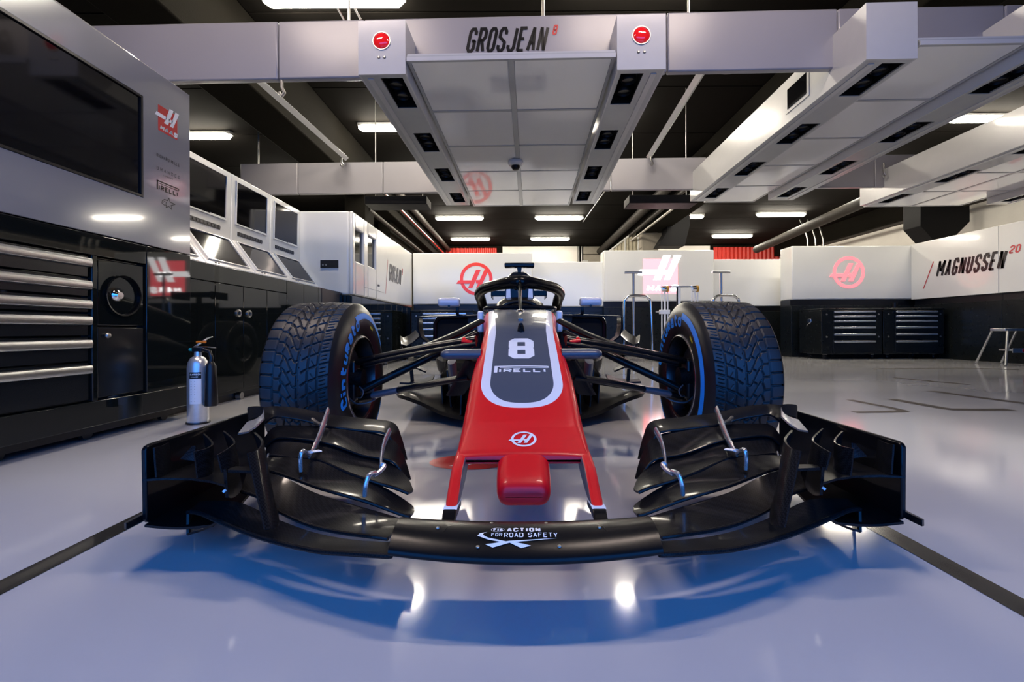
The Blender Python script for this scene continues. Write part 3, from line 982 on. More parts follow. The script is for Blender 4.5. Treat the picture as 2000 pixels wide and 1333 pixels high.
# ================================================================== MONITOR CONSOLES
BX, KX, TX = -2.50, -2.735, -2.72        # base edge, knee and top in x
KZ, TZ, BZ = 1.42, 2.05, 1.10
ORD = ['nearest, mostly hidden', 'second from the white cabinet end', 'middle visible', 'third and farthest']
CLAB = ['white twin-screen console partly hidden behind the tall left cabinet',
        'white twin-screen console just right of the tall left cabinet, largest in view',
        'white twin-screen console in the middle of the row on the left',
        'white twin-screen console touching the grey-white end cabinet']
for k in range(4):
    y0 = 2.965 + .686 * k
    y1 = y0 + .684
    t = thing('monitor_console', CLAB[k], 'console', (-2.7, (y0 + y1) / 2, 1.035), group='monitor consoles')
    MB().prism([(BX, 1.035), (BX, BZ), (KX, KZ), (TX, TZ), (-3.0, TZ), (-3.0, 1.035)], lambda u, v, w: (u, y0 + w, v), y1 - y0).build('casing', 'white', t, bevel=.012)
    # upper screen, frame lip and slot
    def up(v, off):                      # point on the upper face, v from 0 (knee) to 1 (top)
        return Vector((KX + (TX - KX) * v + off, 0, KZ + (TZ - KZ) * v))

    def lo(v, off):
        n = Vector((KZ - BZ, 0, -(KX - BX))).normalized()
        return Vector((BX + (KX - BX) * v, 0, BZ + (KZ - BZ) * v)) + n * off

    def slab(fn, ya, yb, va, vb, o0, o1, nm, mt, par, bev=0.0):
        vs = []
        for o in (o0, o1):
            for (yy, vv) in ((ya, va), (yb, va), (yb, vb), (ya, vb)):
                p = fn(vv, o)
                p.y = yy
                vs.append(p)
        return MB().add(vs, [(0, 1, 2, 3), (4, 5, 6, 7), (0, 1, 5, 4), (1, 2, 6, 5), (2, 3, 7, 6), (3, 0, 4, 7)]).build(nm, mt, par, bevel=bev)
    s1 = slab(up, y0 + .07, y1 - .09, .27, .90, -.01, .004, 'upper_screen', 'screen', t)
    for (ya, yb, va, vb) in ((y0 + .06, y0 + .07, .25, .92), (y1 - .09, y1 - .08, .25, .92), (y0 + .07, y1 - .09, .25, .27), (y0 + .07, y1 - .09, .90, .92)):
        slab(up, ya, yb, va, vb, -.01, .012, 'screen_frame', 'white', s1)
    slab(up, y1 - .30, y1 - .1, .265, .285, .003, .008, 'screen_badge', 'white', s1)
    sl = slab(up, y0 + .1, y1 - .16, .09, .15, -.01, .004, 'keyboard_slot', 'black', t)
    for j in range(9):
        yy = y0 + .12 + j * .047
        slab(up, yy, yy + .028, .105, .135, .004, .007, 'slot_key', 'inkgrey', sl)
    s2 = slab(lo, y0 + .07, y1 - .07, .12, .93, -.01, .004, 'lower_screen', 'screen', t)
    for (ya, yb, va, vb) in ((y0 + .055, y0 + .07, .10, .95), (y1 - .07, y1 - .055, .10, .95), (y0 + .07, y1 - .07, .10, .12), (y0 + .07, y1 - .07, .93, .95)):
        slab(lo, ya, yb, va, vb, -.01, .014, 'screen_frame', 'white', s2)
    for j in range(2):
        yy = y0 + .12 + j * .045
        slab(lo, yy, yy + .018, .035, .055, 0, .006, 'button', 'black', t)

# dark base cabinets under consoles and partition
GX = -2.20
bases = [(2.965, 4.33, 'long dark gloss base cabinet with two ring handles under the consoles'), (4.335, 5.70, 'dark gloss base cabinet under the farther consoles'), (5.715, 8.88, 'dark gloss base cabinet under the left white partition')]
for k, (y0, y1, lab) in enumerate(bases):
    GX = -2.20 if k < 2 else -2.085
    t = thing('base_cabinet', lab, 'cabinet', (GX - .3, (y0 + y1) / 2, 0))
    MB().box(-2.95, GX - .02, y0, y1, .06, 1.03 if k < 2 else .995).build('carcass', 'dark', t, bevel=.003)
    MB().box(-2.9, GX - .06, y0 + .02, y1 - .02, .0, .06).build('plinth', 'black', t)
    n = max(1, round((y1 - y0) / .36))
    w = (y1 - y0) / n
    for j in range(n):
        if j % 4 == 3 and k > 0:
            pass
        dr = MB().box(GX - .02, GX, y0 + j * w + .003, y0 + (j + 1) * w - .003, .09, .90 if k == 0 else (1.02 if k == 1 else .985)).build('door', 'dark', t, bevel=.002, seg=1)
        if k == 0 and j in (1, 2):
            yy = y0 + (j + 1) * w - .07 if j == 1 else y0 + j * w + .07
            MB().lathe([(.017, 0), (.017, .010), (.022, .014), (.030, .010), (.031, 0)], 'x', (GX, yy, .685), 28).build('ring_handle', 'steel', dr)
    if k == 0:
        MB().box(GX - .02, GX, y0 + .003, y1 - .003, .905, 1.026).build('fascia', 'dark', t, bevel=.002)
    for yy in (y0 + .2, (y0 + y1) / 2, y1 - .2):
        MB().lathe([(0, -.02), (.028, -.02), (.028, .02), (0, .02)], 'x', (GX - .035, yy, .028), 12).build('castor', 'steel', t)
    if k == 1:
        MB().box(GX, GX + .004, 5.1, 5.6, .76, 1.02).build('open_niche', 'black', t)

# white end cabinet / left partition
PX = -2.07
t = thing('partition_cabinet', 'long white gloss partition cabinet with two small windows and driver lettering on the left', 'partition', (-2.5, 7.3, 1.0))
mb = MB()
WN = []
for (p0, p1, q0, q1) in ((695, 712, 450, 512), (719.5, 735.5, 463, 521)):
    ya, yb = LX(p0, 600, PX)[0], LX(p1, 600, PX)[0]
    WN.append((ya, yb, LX((p0 + p1) / 2, q1, PX)[1], LX((p0 + p1) / 2, q0, PX)[1]))
y0, y1, z0, z1 = 5.71, 8.9, 1.0, 2.05
mb.box(-2.95, PX - .05, y0, y1, z0, z1)
ys = y0
for (a, b, c, d) in WN:
    mb.box(PX - .05, PX, ys, a, z0, z1)
    mb.box(PX - .05, PX, a, b, z0, c)
    mb.box(PX - .05, PX, a, b, d, z1)
    ys = b
mb.box(PX - .05, PX, ys, y1, z0, z1)
mb.build('body', 'white', t, bevel=.02, seg=3)
for (a, b, c, d) in WN:
    MB().box(PX - .045, PX - .035, a + .004, b - .004, c + .004, d - .004).build('window_pane', 'screen', t)
v = MB().box(-2.475, -2.25, y0 - .012, y0, 1.335, 1.43).build('vent_panel', 'black', t, bevel=.003)
for x in (-2.44, -2.40):
    MB().lathe([(0, -.006), (.010, -.006), (.010, 0)], 'y', (x, y0 - .012, 1.37), 10).build('socket', 'steel', v)
fmz2 = lambda y0, z0: (lambda u, v, k=0: Vector((PX + .002 + .001 * k, y0 + u, z0 + v)))
mb = MB()
ya, za = LX(759, 545, PX)
f6 = fmz2(ya, za - .02)
text(mb, 'GROSJEAN', f6, .285, .084, .034, .013, .22, 0, 0, 0)
text(mb, '8', f6, .12, .055, .018, 0, .22, .84, .19, 1)
ribbon(mb, [(-.16, -.22), (-.03, .33)], .016, f6, 1)
mb.build('driver_lettering', ['inkgrey', 'red'], t, smooth=False)
MB().box(PX, PX + .003, 6.1, 7.0, 1.13, 1.133).build('seam', 'inkgrey', t)
MB().box(PX, PX + .006, 6.72, 6.80, 1.20, 1.228).build('lock_plate', 'ink', t)

# ================================================================== BACK PARTITIONS
def partition(x0, x1, d, ztop, zmid, label, thick=.4, base='darkmatt'):
    t = thing('partition_unit', label, 'partition', ((x0 + x1) / 2, d, 0))
    MB().box(x0, x1, d, d + thick, zmid, ztop).build('white_panel', 'white', t, bevel=.02, seg=3)
    MB().box(x0 + .004, x1 - .004, d + .04, d + thick, 0.0, zmid - .11).build('dark_base', base, t, bevel=.004)
    MB().box(x0 + .004, x1 - .004, d + .07, d + thick, zmid - .11, zmid).build('shadow_strip', 'black', t)
    return t


p1 = partition(-2.06, .28, 8.9, 2.06, 1.05, 'white back partition with the red ring logo left of the roll hoop')
p2 = partition(.285, 1.76, 9.35, 1.945, 1.02, 'lower white back partition between ring logo and lit square sign')
p3 = partition(1.74, 3.965, 9.2, 2.15, 1.114, 'projecting white partition carrying the lit red square sign')
p4 = partition(3.97, 5.78, 9.6, 2.02, 1.03, 'low white back partition below the red shutter on the right')
p5 = partition(5.30, 7.95, 8.8, 2.15, 1.11, 'white partition with the glowing pink ring sign behind the tool chest')
fy = lambda x0, y, z0: (lambda u, v, k=0: Vector((x0 + u, y - .003 - .002 * k, z0 + v)))
mb = MB()
ring_logo(mb, fy(-.815, 8.9, 1.548), .32)
mb.build('ring_logo', mat('vermilion_print', (1.0, 0.055, 0.03), .35, coat=.3, vary=.03), p1, smooth=False)
mb = MB()
square_logo(mb, fy(2.88, 9.2, 1.62), .70, 0, 1)
mb.build('square_sign', ['signred', 'signwhite'], p3, smooth=False)
mb = MB()
ring_logo(mb, fy(6.395, 8.8, 1.635), .31)
mb.build('ring_sign', 'signring', p5, smooth=False)
# right wall of white panels
t = thing('partition_wall', 'long white partition wall with slanted black driver lettering at the right edge', 'partition', (7.6, 7, 0))
RX = 7.6
for (a, b) in ((7.2, 8.8), (5.6, 7.195), (4.0, 5.595), (2.4, 3.995)):
    MB().box(RX, RX + .4, a, b, 1.10, 2.165).build('white_panel', 'white', t, bevel=.006)
    MB().box(RX + .05, RX + .4, a, b, 0, .99).build('dark_base', 'darkmatt', t, bevel=.004)
    MB().box(RX + .07, RX + .4, a, b, .99, 1.10).build('shadow_strip', 'black', t)
fr = lambda y0, z0: (lambda u, v, k=0: Vector((RX - .003, y0 - u, z0 + v)))
mb = MB()
f7 = fr(F * RX / (1828 - VX), 1.468)
x = text(mb, 'MAGNUSSEN', f7, .30, .106, .043, .021, .25, 0, 0, 0)
text(mb, '20', f7, .125, .07, .022, .015, .25, x + .08, .225, 1)
ribbon(mb, [(-.25, -.18), (-.04, .30)], .018, f7, 1)
mb.build('driver_lettering', ['ink', 'red'], t, smooth=False)


# ================================================================== TOOL CHESTS
def tool_chest(x0, x1, d, dep, label, ncol=1, zt=.875, zb=.09, left_lock=False):
    t = thing('tool_chest', label, 'tool chest', ((x0 + x1) / 2, d + dep / 2, 0), group='rolling tool chests')
    MB().box(x0, x1, d + .02, d + dep, zb, zt).build('carcass', 'darkmatt', t, bevel=.008)
    MB().box(x0, x1, d, d + dep, zt, zt + .035).build('worktop', 'darkmatt', t, bevel=.008)
    a, b = x0 + .20, x1 - .12
    zs = [.868, .785, .70, .588, .465, .34]
    ze = zs[1:] + [zb + .03]
    for k in range(6):
        dr = MB().box(a, b, d + .004, d + .02, ze[k] + .004, zs[k] - .004).build('drawer', 'drawer', t, bevel=.002, seg=1)
        MB().box(a + .01, b - .01, d - .016, d + .006, zs[k] - .040, zs[k] - .008).build('drawer_handle', 'brightalu', dr, bevel=.006)
    for x in (x0 + .09, x1 - .06):
        for z in (.80, .40):
            MB().lathe([(0, -.01), (.014, -.008), (.016, 0)], 'y', (x, d + .02, z), 12).build('lock', 'steel', t)
    for x in (x0 + .12, x1 - .12):
        for y in (d + .12, d + dep - .12):
            c = MB().lathe([(0, -.02), (.035, -.02), (.042, -.012), (.042, .012), (.035, .02), (0, .02)], 'x', (x, y, .043), 18).build('castor_wheel', 'black', t)
            MB().box(x - .03, x + .03, y - .03, y + .03, .078, zb).build('castor_fork', 'steel', t)
    if left_lock:
        o = MB().box(x0 - .01, x0, d + .30, d + .40, .66, .73).build('side_latch', 'chrome', t, bevel=.004)
        MB().tube([(x0 - .012, d + .42, .60), (x0 - .03, d + .36, .63), (x0 - .012, d + .30, .66)], .008).build('latch_bar', 'chrome', o)
    return t


tool_chest(5.40, 6.475, 8.08, .66, 'dark rolling tool chest with six silver handles, left of the pair by the ring sign', left_lock=True)
tool_chest(6.50, 7.575, 8.08, .66, 'dark rolling tool chest with six silver handles, right of the pair by the ring sign')
tool_chest(-1.92, -.80, 8.15, .68, 'dark tool chest seen between left front tyre and left sidepod')
# a cup on the chest
o = MB().lathe([(0, .0), (.035, .0), (.042, .11), (.04, .11), (.033, .008), (0, .008)], 'z', (6.95, 8.4, .911), 20).build('dark_cup', 'black')
tag(o, 'small dark cup standing on the right tool chest', 'cup')


# ================================================================== PIT EQUIPMENT BEHIND THE RIGHT FRONT TYRE
def trolley(X, Y, label):
    t = thing('hand_trolley', label, 'trolley', (X, Y, 0), group='chrome hand trolleys')
    MB().tube([(X, Y, .10), (X, Y, 1.53)], .022, n=12).build('handle_pole', 'steel', t)
    MB().tube([(X - .155, Y, 1.55), (X + .155, Y, 1.55)], .022, n=12).build('handle_bar', 'alu', t)
    p = [(X - .20, Y - .1, .10), (X - .19, Y - .1, .95), (X - .15, Y - .1, 1.09), (X - .06, Y - .1, 1.13), (X + .12, Y - .1, 1.13), (X + .23, Y - .1, 1.09), (X + .27, Y - .1, .95), (X + .30, Y - .1, .10)]
    MB().tube(crom(p, 40), .024, n=12).build('hoop', 'chrome', t)
    fr_ = MB()
    fr_.box(X - .24, X + .34, Y - .14, Y - .06, .08, .12)
    fr_.box(X - .24, X + .34, Y + .30, Y + .38, .08, .12)
    fr_.box(X - .24, X - .18, Y - .14, Y + .38, .08, .12)
    fr_.box(X + .28, X + .34, Y - .14, Y + .38, .08, .12)
    fr_.box(X - .03, X + .03, Y - .14, Y + .38, .08, .12)
    fr_.build('base_frame', 'black', t, bevel=.005)
    for (x, y) in ((X - .21, Y - .1), (X + .31, Y - .1), (X - .21, Y + .34), (X + .31, Y + .34)):
        MB().lathe([(0, -.02), (.04, -.02), (.042, 0), (.04, .02), (0, .02)], 'x', (x, y, .042), 16).build('castor_wheel', 'black', t)
    return t


trolley(2.03, 8.0, 'chrome hoop trolley with T-bar handle just left of the right front tyre')
trolley(3.57, 8.0, 'chrome hoop trolley with T-bar handle rising above the right front tyre')
X, Y = 2.68, 7.6
t = thing('reel_stand', 'white equipment stand with two amber reels behind the right front tyre', 'stand', (X, Y, 0))
MB().box(X - .30, X + .30, Y - .02, Y + .02, 1.245, 1.27).build('cross_bar', 'alu', t, bevel=.004)
MB().box(X - .015, X + .03, Y - .02, Y + .02, .08, 1.245).build('centre_post', 'whiteprint', t, bevel=.004)
MB().box(X - .03, X - .015, Y - .02, Y + .02, .08, 1.245).build('centre_stripe', 'black', t)
for sx in (-.24, .26):
    rl = MB().lathe([(0, -.05), (.045, -.05), (.05, -.02), (.05, .02), (0, .02)], 'x', (X + sx, Y - .03, 1.22), 22).build('reel', 'chrome', t)
    MB().lathe([(0, .02), (.055, .02), (.055, .055), (0, .055)], 'x', (X + sx, Y - .03, 1.22), 22).build('reel_cap', 'amber', rl)
    for dx in (-.05, .0, .05):
        MB().tube([(X + sx + dx, Y - .03, .10), (X + sx + dx, Y - .03, 1.19)], .011 if dx else .017).build('post', 'whiteprint', t)
    MB().box(X + sx - .09, X + sx + .08, Y - .06, Y + .0, .80, .87).build('clamp', 'whiteprint', t, bevel=.006)
    MB().tube([(X + sx - .15, Y - .03, .84), (X + sx - .06, Y - .03, .84)], .014).build('clamp_knob', 'alu', t)
MB().box(X - .36, X + .36, Y - .2, Y + .2, .0, .10).build('base_box', 'black', t, bevel=.01)

# small aluminium step at the right edge
X, Y = 7.15, 6.75
t = thing('step_ladder', 'small folding aluminium step at the right edge of the floor', 'step', (X, Y, 0))
MB().box(X - .03, X + .40, Y - .1, Y + .12, .50, .54).build('top_tread', 'alu', t, bevel=.006)
for (y, dx, dy) in ((Y - .1, -.18, -.14), (Y + .12, -.02, .22)):
    for (xx, sg) in ((X, 1), (X + .37, -.2)):
        MB().tube([(xx, y, .50), (xx + sg * dx, y + dy, .01)], .016, n=8).build('leg', 'alu', t)
MB().box(X - .08, X + .40, Y - .24, Y - .05, .215, .24).build('lower_tread', 'alu', t, bevel=.005)
o = MB().box(X - .08, X + .40, Y - .245, Y - .235, .19, .255).build('tread_edge', 'alu', t)
MB().box(X + .06, X + .12, Y - .248, Y - .244, .20, .245).build('red_sticker', 'red', o)
MB().box(X + .12, X + .22, Y - .248, Y - .244, .20, .245).build('dark_sticker', 'ink', o)

# ================================================================== FLOOR MARKINGS
def marking(pts, w, m, label, z=.0012, th=.0012):
    P = [Vector((p[0], p[1])) for p in pts]
    mb = MB()
    ribbon(mb, [tuple(p) for p in P], w, lambda u, v: (u, v, z), 0)
    ob = mb.build('floor_marking', m, smooth=False)
    return tag(ob, label, 'floor marking')


def FP(px, py):
    d = H * F / (py - VY)
    return ((px - VX) * d / F, d)


marking([(-1.10, .15), (-1.115, 2.6)], .062, 'tape', 'broad black tape line on the floor running under the left end of the front wing')
marking([(.98, .15), (.985, 2.6)], .062, 'tape', 'broad black tape line on the floor running under the right end of the front wing')
C6 = lambda zx, zy: FP(1640 + zx / 5.556, 680 + zy / 5.556)
marking([C6(100, 578), C6(350, 628), C6(560, 670), C6(660, 694), C6(690, 703), C6(640, 708), C6(400, 712), C6(150, 714)], .06, 'tapethin', 'thin hook-shaped floor line right of the right front tyre')
marking([C6(560, 573), C6(900, 635), C6(1100, 672), C6(1220, 688), C6(1500, 693), C6(1860, 693)], .085, 'tapethin', 'long thin floor line bending towards the right edge')
marking([C6(980, 485), C6(1500, 558), C6(2100, 638)], .085, 'tapethin', 'thin floor line in front of the step')
marking([C6(600, 340), C6(1000, 382), C6(1400, 418)], .085, 'tapethin', 'thin floor line before the right tool chest')
marking([C6(350, 245), C6(1300, 238), C6(1940, 258)], .085, 'tapethin', 'thin curved floor line nearest the tool chests')
# red disc printed on the floor below the nose
mb = MB()
dc = lambda u, v: (-.20 + u * 1.6, 1.88 + v, .0013)
disc(mb, dc, 0, .105, 48, 0, -.0, 0)
mb.add([(-.28, 1.82, .002), (-.22, 1.82, .002), (-.08, 1.93, .002), (-.15, 1.93, .002)], [(0, 1, 2, 3)], 1)
o = mb.build('floor_logo', ['red', 'whiteprint'], smooth=False)
tag(o, 'red oval logo with white slash printed on the floor under the nose', 'floor logo')


# ================================================================== RACE CAR
AX, XC = 2.02, 0.012           # depth of the front axle and sideways place of the car
car = thing('race_car', 'red, grey and black open-wheel race car with wet tyres and a halo', 'car', (XC, AX, 0), local=True)


def CL(px, py, d):
    p = W(px, py, d)
    return Vector((p.x - XC, d - AX, p.z))


def ZW(zx, zy, d):
    return CL(250 + zx / 3.448, 770 + zy / 3.448, d)


def both(mb, name, mats, parent=None, **kw):
    """left part and its mirrored right twin"""
    p = parent if parent is not None else car
    if isinstance(p, tuple):
        return mb.build(name, mats, p[0], **kw), mb.mirrored().build(name, mats, p[1], **kw)
    return mb.build(name, mats, p, **kw), mb.mirrored().build(name, mats, p, **kw)


# ------------------------------------------------------------------ nose
KD = [1.165, 1.30, 1.60, 1.85, 2.02, 2.40, 2.78, 3.0]
fzt = pchip(KD, [.230, .270, .396, .500, .568, .627, .668, .680])
fhw = pchip(KD, [.174, .178, .181, .170, .164, .188, .222, .235])
fzb = pchip(KD, [.200, .212, .245, .265, .270, .240, .200, .180])
frc = pchip(KD, [.014, .03, .04, .045, .05, .06, .06, .06])


def nose_mat():
    m = mat('nose_livery_paint', (0.80, 0.003, 0.010), 0.38, coat=0.2, spec=0.3, vary=0.02)
    nt = m.node_tree
    b = nt.nodes['Principled BSDF']
    tc = [n for n in nt.nodes if n.type == 'TEX_COORD'][0]
    sp = nt.nodes.new('ShaderNodeSeparateXYZ')
    nt.links.new(tc.outputs['Object'], sp.inputs[0])

    def mth(op, a, bb=None):
        n = nt.nodes.new('ShaderNodeMath')
        n.operation = op
        for i, v in enumerate((a, bb)):
            if v is None:
                continue
            if isinstance(v, (int, float)):
                n.inputs[i].default_value = v
            else:
                nt.links.new(v, n.inputs[i])
        return n.outputs[0]
    x, y = sp.outputs[0], sp.outputs[1]
    fl = mth('MAXIMUM', mth('SUBTRACT', y, 1.95 - AX), 0.0)
    fr_ = mth('MAXIMUM', mth('SUBTRACT', 1.545 - AX, y), 0.0)

    def inside(hw, a):
        h = mth('ADD', hw, mth('MULTIPLY', fl, .065))
        u = mth('DIVIDE', x, h)
        v = mth('DIVIDE', fr_, a)
        return mth('LESS_THAN', mth('ADD', mth('POWER', mth('ABSOLUTE', u), 2.6), mth('POWER', v, 2.0)), 1.0)
    old = b.inputs['Base Color'].links[0].from_socket
    m1 = nt.nodes.new('ShaderNodeMix'); m1.data_type = 'RGBA'
    nt.links.new(inside(.138, .150), m1.inputs['Factor'])
    nt.links.new(old, m1.inputs['A'])
    m1.inputs['B'].default_value = (.80, .81, .84, 1)
    m2 = nt.nodes.new('ShaderNodeMix'); m2.data_type = 'RGBA'
    nt.links.new(inside(.107, .124), m2.inputs['Factor'])
    nt.links.new(m1.outputs['Result'], m2.inputs['A'])
    m2.inputs['B'].default_value = (.066, .080, .108, 1)
    nt.links.new(m2.outputs['Result'], b.inputs['Base Color'])
    return m


M['livery'] = nose_mat()


def rrect(hw, zb, zt, rc, y, n=6, crown=.006, rcb=None):
    rcb = rc if rcb is None else rcb
    rc = min(rc, hw * .95, (zt - zb) * .48); rcb = min(rcb, hw * .95, (zt - zb) * .48)
    P = []
    for (cx, cz, a0, r) in ((hw - rc, zt - rc, 0, rc), (-hw + rc, zt - rc, PI / 2, rc), (-hw + rcb, zb + rcb, PI, rcb), (hw - rcb, zb + rcb, 1.5 * PI, rcb)):
        for k in range(n + 1):
            a = a0 + PI / 2 * k / n
            P.append([cx + r * math.cos(a), y, cz + r * math.sin(a)])
        if a0 == 0:
            for q in range(1, 10):
                P.append([(hw - rc) * (1 - 2 * q / 10), y, zt])
    for p in P:
        if p[2] > (zb + zt) / 2 and crown:
            p[2] += crown * (1 - (p[0] / hw) ** 2) - crown
    return [tuple(p) for p in P]


rings = []
for (d, s) in ((1.160, .6), (1.165, .86), (1.172, 1.0)):
    zm = (fzt(d) + fzb(d)) / 2
    hh = (fzt(d) - fzb(d)) / 2 * s
    rings.append(rrect(fhw(d) - .012 * (1 - s), zm - hh, zm + hh, frc(d), d - AX))
d = 1.19
while d < 2.83:
    rings.append(rrect(fhw(d), fzb(d), fzt(d), frc(d), d - AX))
    d += .035
mb = MB().loft(rings)
# thumb at the tip
th = []
for (d, hw, zb, zt, rc) in ((1.052, .040, .146, .172, .012), (1.056, .052, .139, .181, .018), (1.066, .061, .134, .190, .024), (1.085, .0645, .132, .199, .028),
                            (1.12, .066, .134, .212, .028), (1.16, .066, .150, .226, .026), (1.18, .0665, .160, .2315, .024), (1.22, .068, .180, .240, .022), (1.28, .070, .205, .252, .02)):
    th.append(rrect(hw, zb, zt, rc, d - AX, crown=.003))
mb.loft(th)
nose = mb.build('nose', 'livery', car, ang=50)
# fillets between thumb and crossbar
# wing pylons
def pyl(u, v, w):
    lean = (v - .155) * .06
    return (-(.172 + lean) + w, u - AX, v)


mb = MB()
outl = [(1.175, .226), (1.10, .214), (1.055, .196), (1.01, .178), (.965, .164), (1.03, .158), (1.12, .168), (1.22, .19), (1.34, .216), (1.36, .235), (1.27, .238)]
mb.prism(outl, pyl, .030)
mb.m[1] = 1
both(mb, 'wing_pylon', ['carred', 'cargrey'], bevel=.012, seg=4)
mb = MB()
mb.prism([(.960, .1665), (1.035, .1605), (1.035, .146), (.92, .150), (.945, .158)], pyl, .029)
both(mb, 'pylon_foot', 'glossblack', bevel=.003)
mb = MB()
mb.prism([(.962, .1660), (1.034, .1600), (1.034, .1622), (.966, .1682)], lambda u, v, w: pyl(u, v, w + .0002), .0296)
both(mb, 'pylon_joint', 'carwhite')


def on_nose(u, v, up=.0012):
    """u sideways, v depth; lies on the nose top"""
    d = v
    hw = fhw(d)
    return Vector((u, d - AX, fzt(d) + .006 * (1 - (u / hw) ** 2) - .006 + up))


# number, word mark, ring mark on the nose
mb = MB()
text(mb, '8', lambda u, v: on_nose(-.0495 + u, 1.700 + v), .172, .099, .034, 0, seg=.02)
mb.build('race_number', 'whiteprint', nose, smooth=False)
mb = MB()
pirelli(mb, lambda u, v: on_nose(-.098 + u, 1.600 + v), .196, .046)
mb.build('sponsor_print', 'whiteprint', nose, smooth=False)
mb = MB()
ring_logo(mb, lambda u, v, k=0: on_nose(u + .002, 1.232 + v * 1.12, .0010 + .0003 * k), .0345)
mb.build('ring_logo', 'whiteprint', nose, smooth=False)
mb = MB()
ribbon(mb, [(-.157, 2.815), (0, 2.67), (.157, 2.815)], .014, lambda u, v: on_nose(u, v), seg=.03)
mb.build('v_stripe', 'whiteprint', nose, smooth=False)
mb = MB()
for d in (1.33,):
    ribbon(mb, [(-.12, d + .03), (-.10, d + .045), (.10, d + .045), (.12, d + .03)], .0012, lambda u, v: on_nose(u, v, .0006), seg=.03)
# pitot tube and sensor ahead of the halo
p = [on_nose(0, 1.93, 0), on_nose(0, 1.93, .02) + Vector((0, -.004, 0)), on_nose(0, 1.93, .034) + Vector((0, -.02, 0)), on_nose(0, 1.93, .034) + Vector((0, -.09, 0))]
MB().tube(crom(p, 14), .0045, n=10).build('pitot_tube', 'glossblack', nose)
MB().lathe([(0, .035), (.008, .034), (.013, .02), (.016, .0)], 'z', tuple(on_nose(0, 1.945, -.002)), 16).build('pitot_base', 'carbon', nose)
MB().box(-.012, .012, 2.12 - AX, 2.20 - AX, fzt(2.16) - .01, fzt(2.16) + .004).build('sensor_cover', 'cargrey', nose, bevel=.003)

# ------------------------------------------------------------------ front wing
NS = [(.950, .154), (.925, .165), (.895, .1665), (.868, .160), (.848, .149), (.836, .139), (.838, .130), (.856, .1265), (.90, .133), (.93, .145)]
rings = []
for k in range(27):
    x = -.253 + .506 * k / 26
    bow = .026 * (1 - (x / .253) ** 2)
    rings.append([(x, dd - bow * (1.0 if dd < .9 else .35) - AX, z - .2 * bow) for dd, z in crom([(a, b, 0) for a, b in NS + NS[:1]], 41)[:-1] for dd, z in [(dd, z)]] if False else
                 [(x, q[0] - bow * (1.0 - .65 * min(1, max(0, (q[0] - .85) / .1))) - AX, q[1] - .2 * bow) for q in [tuple(v) for v in crom([(a, b, 0) for a, b in NS + NS[:1]], 41)[:-1]]])
fw_ = MB().loft(rings).build('front_wing', 'satin', car, ang=50)


def wing_z(x, d):
    """top of the centre section"""
    bow = .026 * (1 - (x / .253) ** 2)
    f = pchip([.836, .848, .868, .895, .925, .950], [.139, .149, .160, .1665, .165, .154])
    dd = d + bow * (1.0 - .65 * min(1, max(0, (d - .85) / .1)))
    return f(dd) - .2 * bow


def on_wing(u, v, up=.001):
    return Vector((u, v - AX, wing_z(u, v) + up))


mb = MB()
ow = lambda u, v: on_wing(-.090 + u * 1.0, .8335 + v)
# word mark (two lines) and the swoosh
text(mb, 'ACTION', lambda u, v: ow(.055 + u, .031 + v), .0155, .0098, .0036, .0022, seg=.01)
text(mb, 'FOR', lambda u, v: ow(.026 + u, .0185 + v), .0085, .0058, .0014, .0016, seg=.01)
text(mb, 'ROAD SAFETY', lambda u, v: ow(.050 + u, .0155 + v), .0125, .0076, .0018, .0020, seg=.01)
text(mb, 'FIA', lambda u, v: ow(.029 + u, .033 + v), .0115, .0066, .0028, .0012, seg=.01)
disc(mb, lambda u, v: ow(.0375 + u, .0385 + v * .62), .0118, .0128, 28)
for q in ([(.0, .0205), (.004, .027), (.018, .0305), (.012, .0275), (.0095, .023), (.020, .0155), (.060, .005), (.052, .0035), (.020, .011)],
          [(.016, .0015), (.030, -.0045), (.062, .004), (.150, .0135), (.060, .0075), (.034, .0035)],
          [(.058, .005), (.082, -.006), (.100, -.002), (.086, .0015), (.072, .0045)]):
    mb.add([ow(*p) for p in q], [tuple(range(len(q)))])
mb.build('safety_lettering', 'whiteprint', fw_, smooth=False)
for (px, py) in ((957, 1051.5), (1067, 1052), (935.5, 1084), (1087, 1084.5), (853, 1062), (1170, 1062)):
    x = (px - VX) / 1015 - XC
    d = .905 if py < 1056 else (.832 if py > 1075 else .880)
    q = on_wing(x, d, .0)
    MB().lathe([(0, .0016), (.0022, .0016), (.0036, .001), (.004, -.001)], 'z', tuple(q), 14).build('bolt', 'steel', fw_)
mb = MB()
ribbon(mb, [(-.155, .868), (-.150, .885), (-.140, .893), (.140, .893), (.150, .885), (.155, .868)], .0014, lambda u, v: on_wing(u, v, .0007), seg=.02)
mb.build('access_seam', 'carbongloss', fw_, smooth=False)

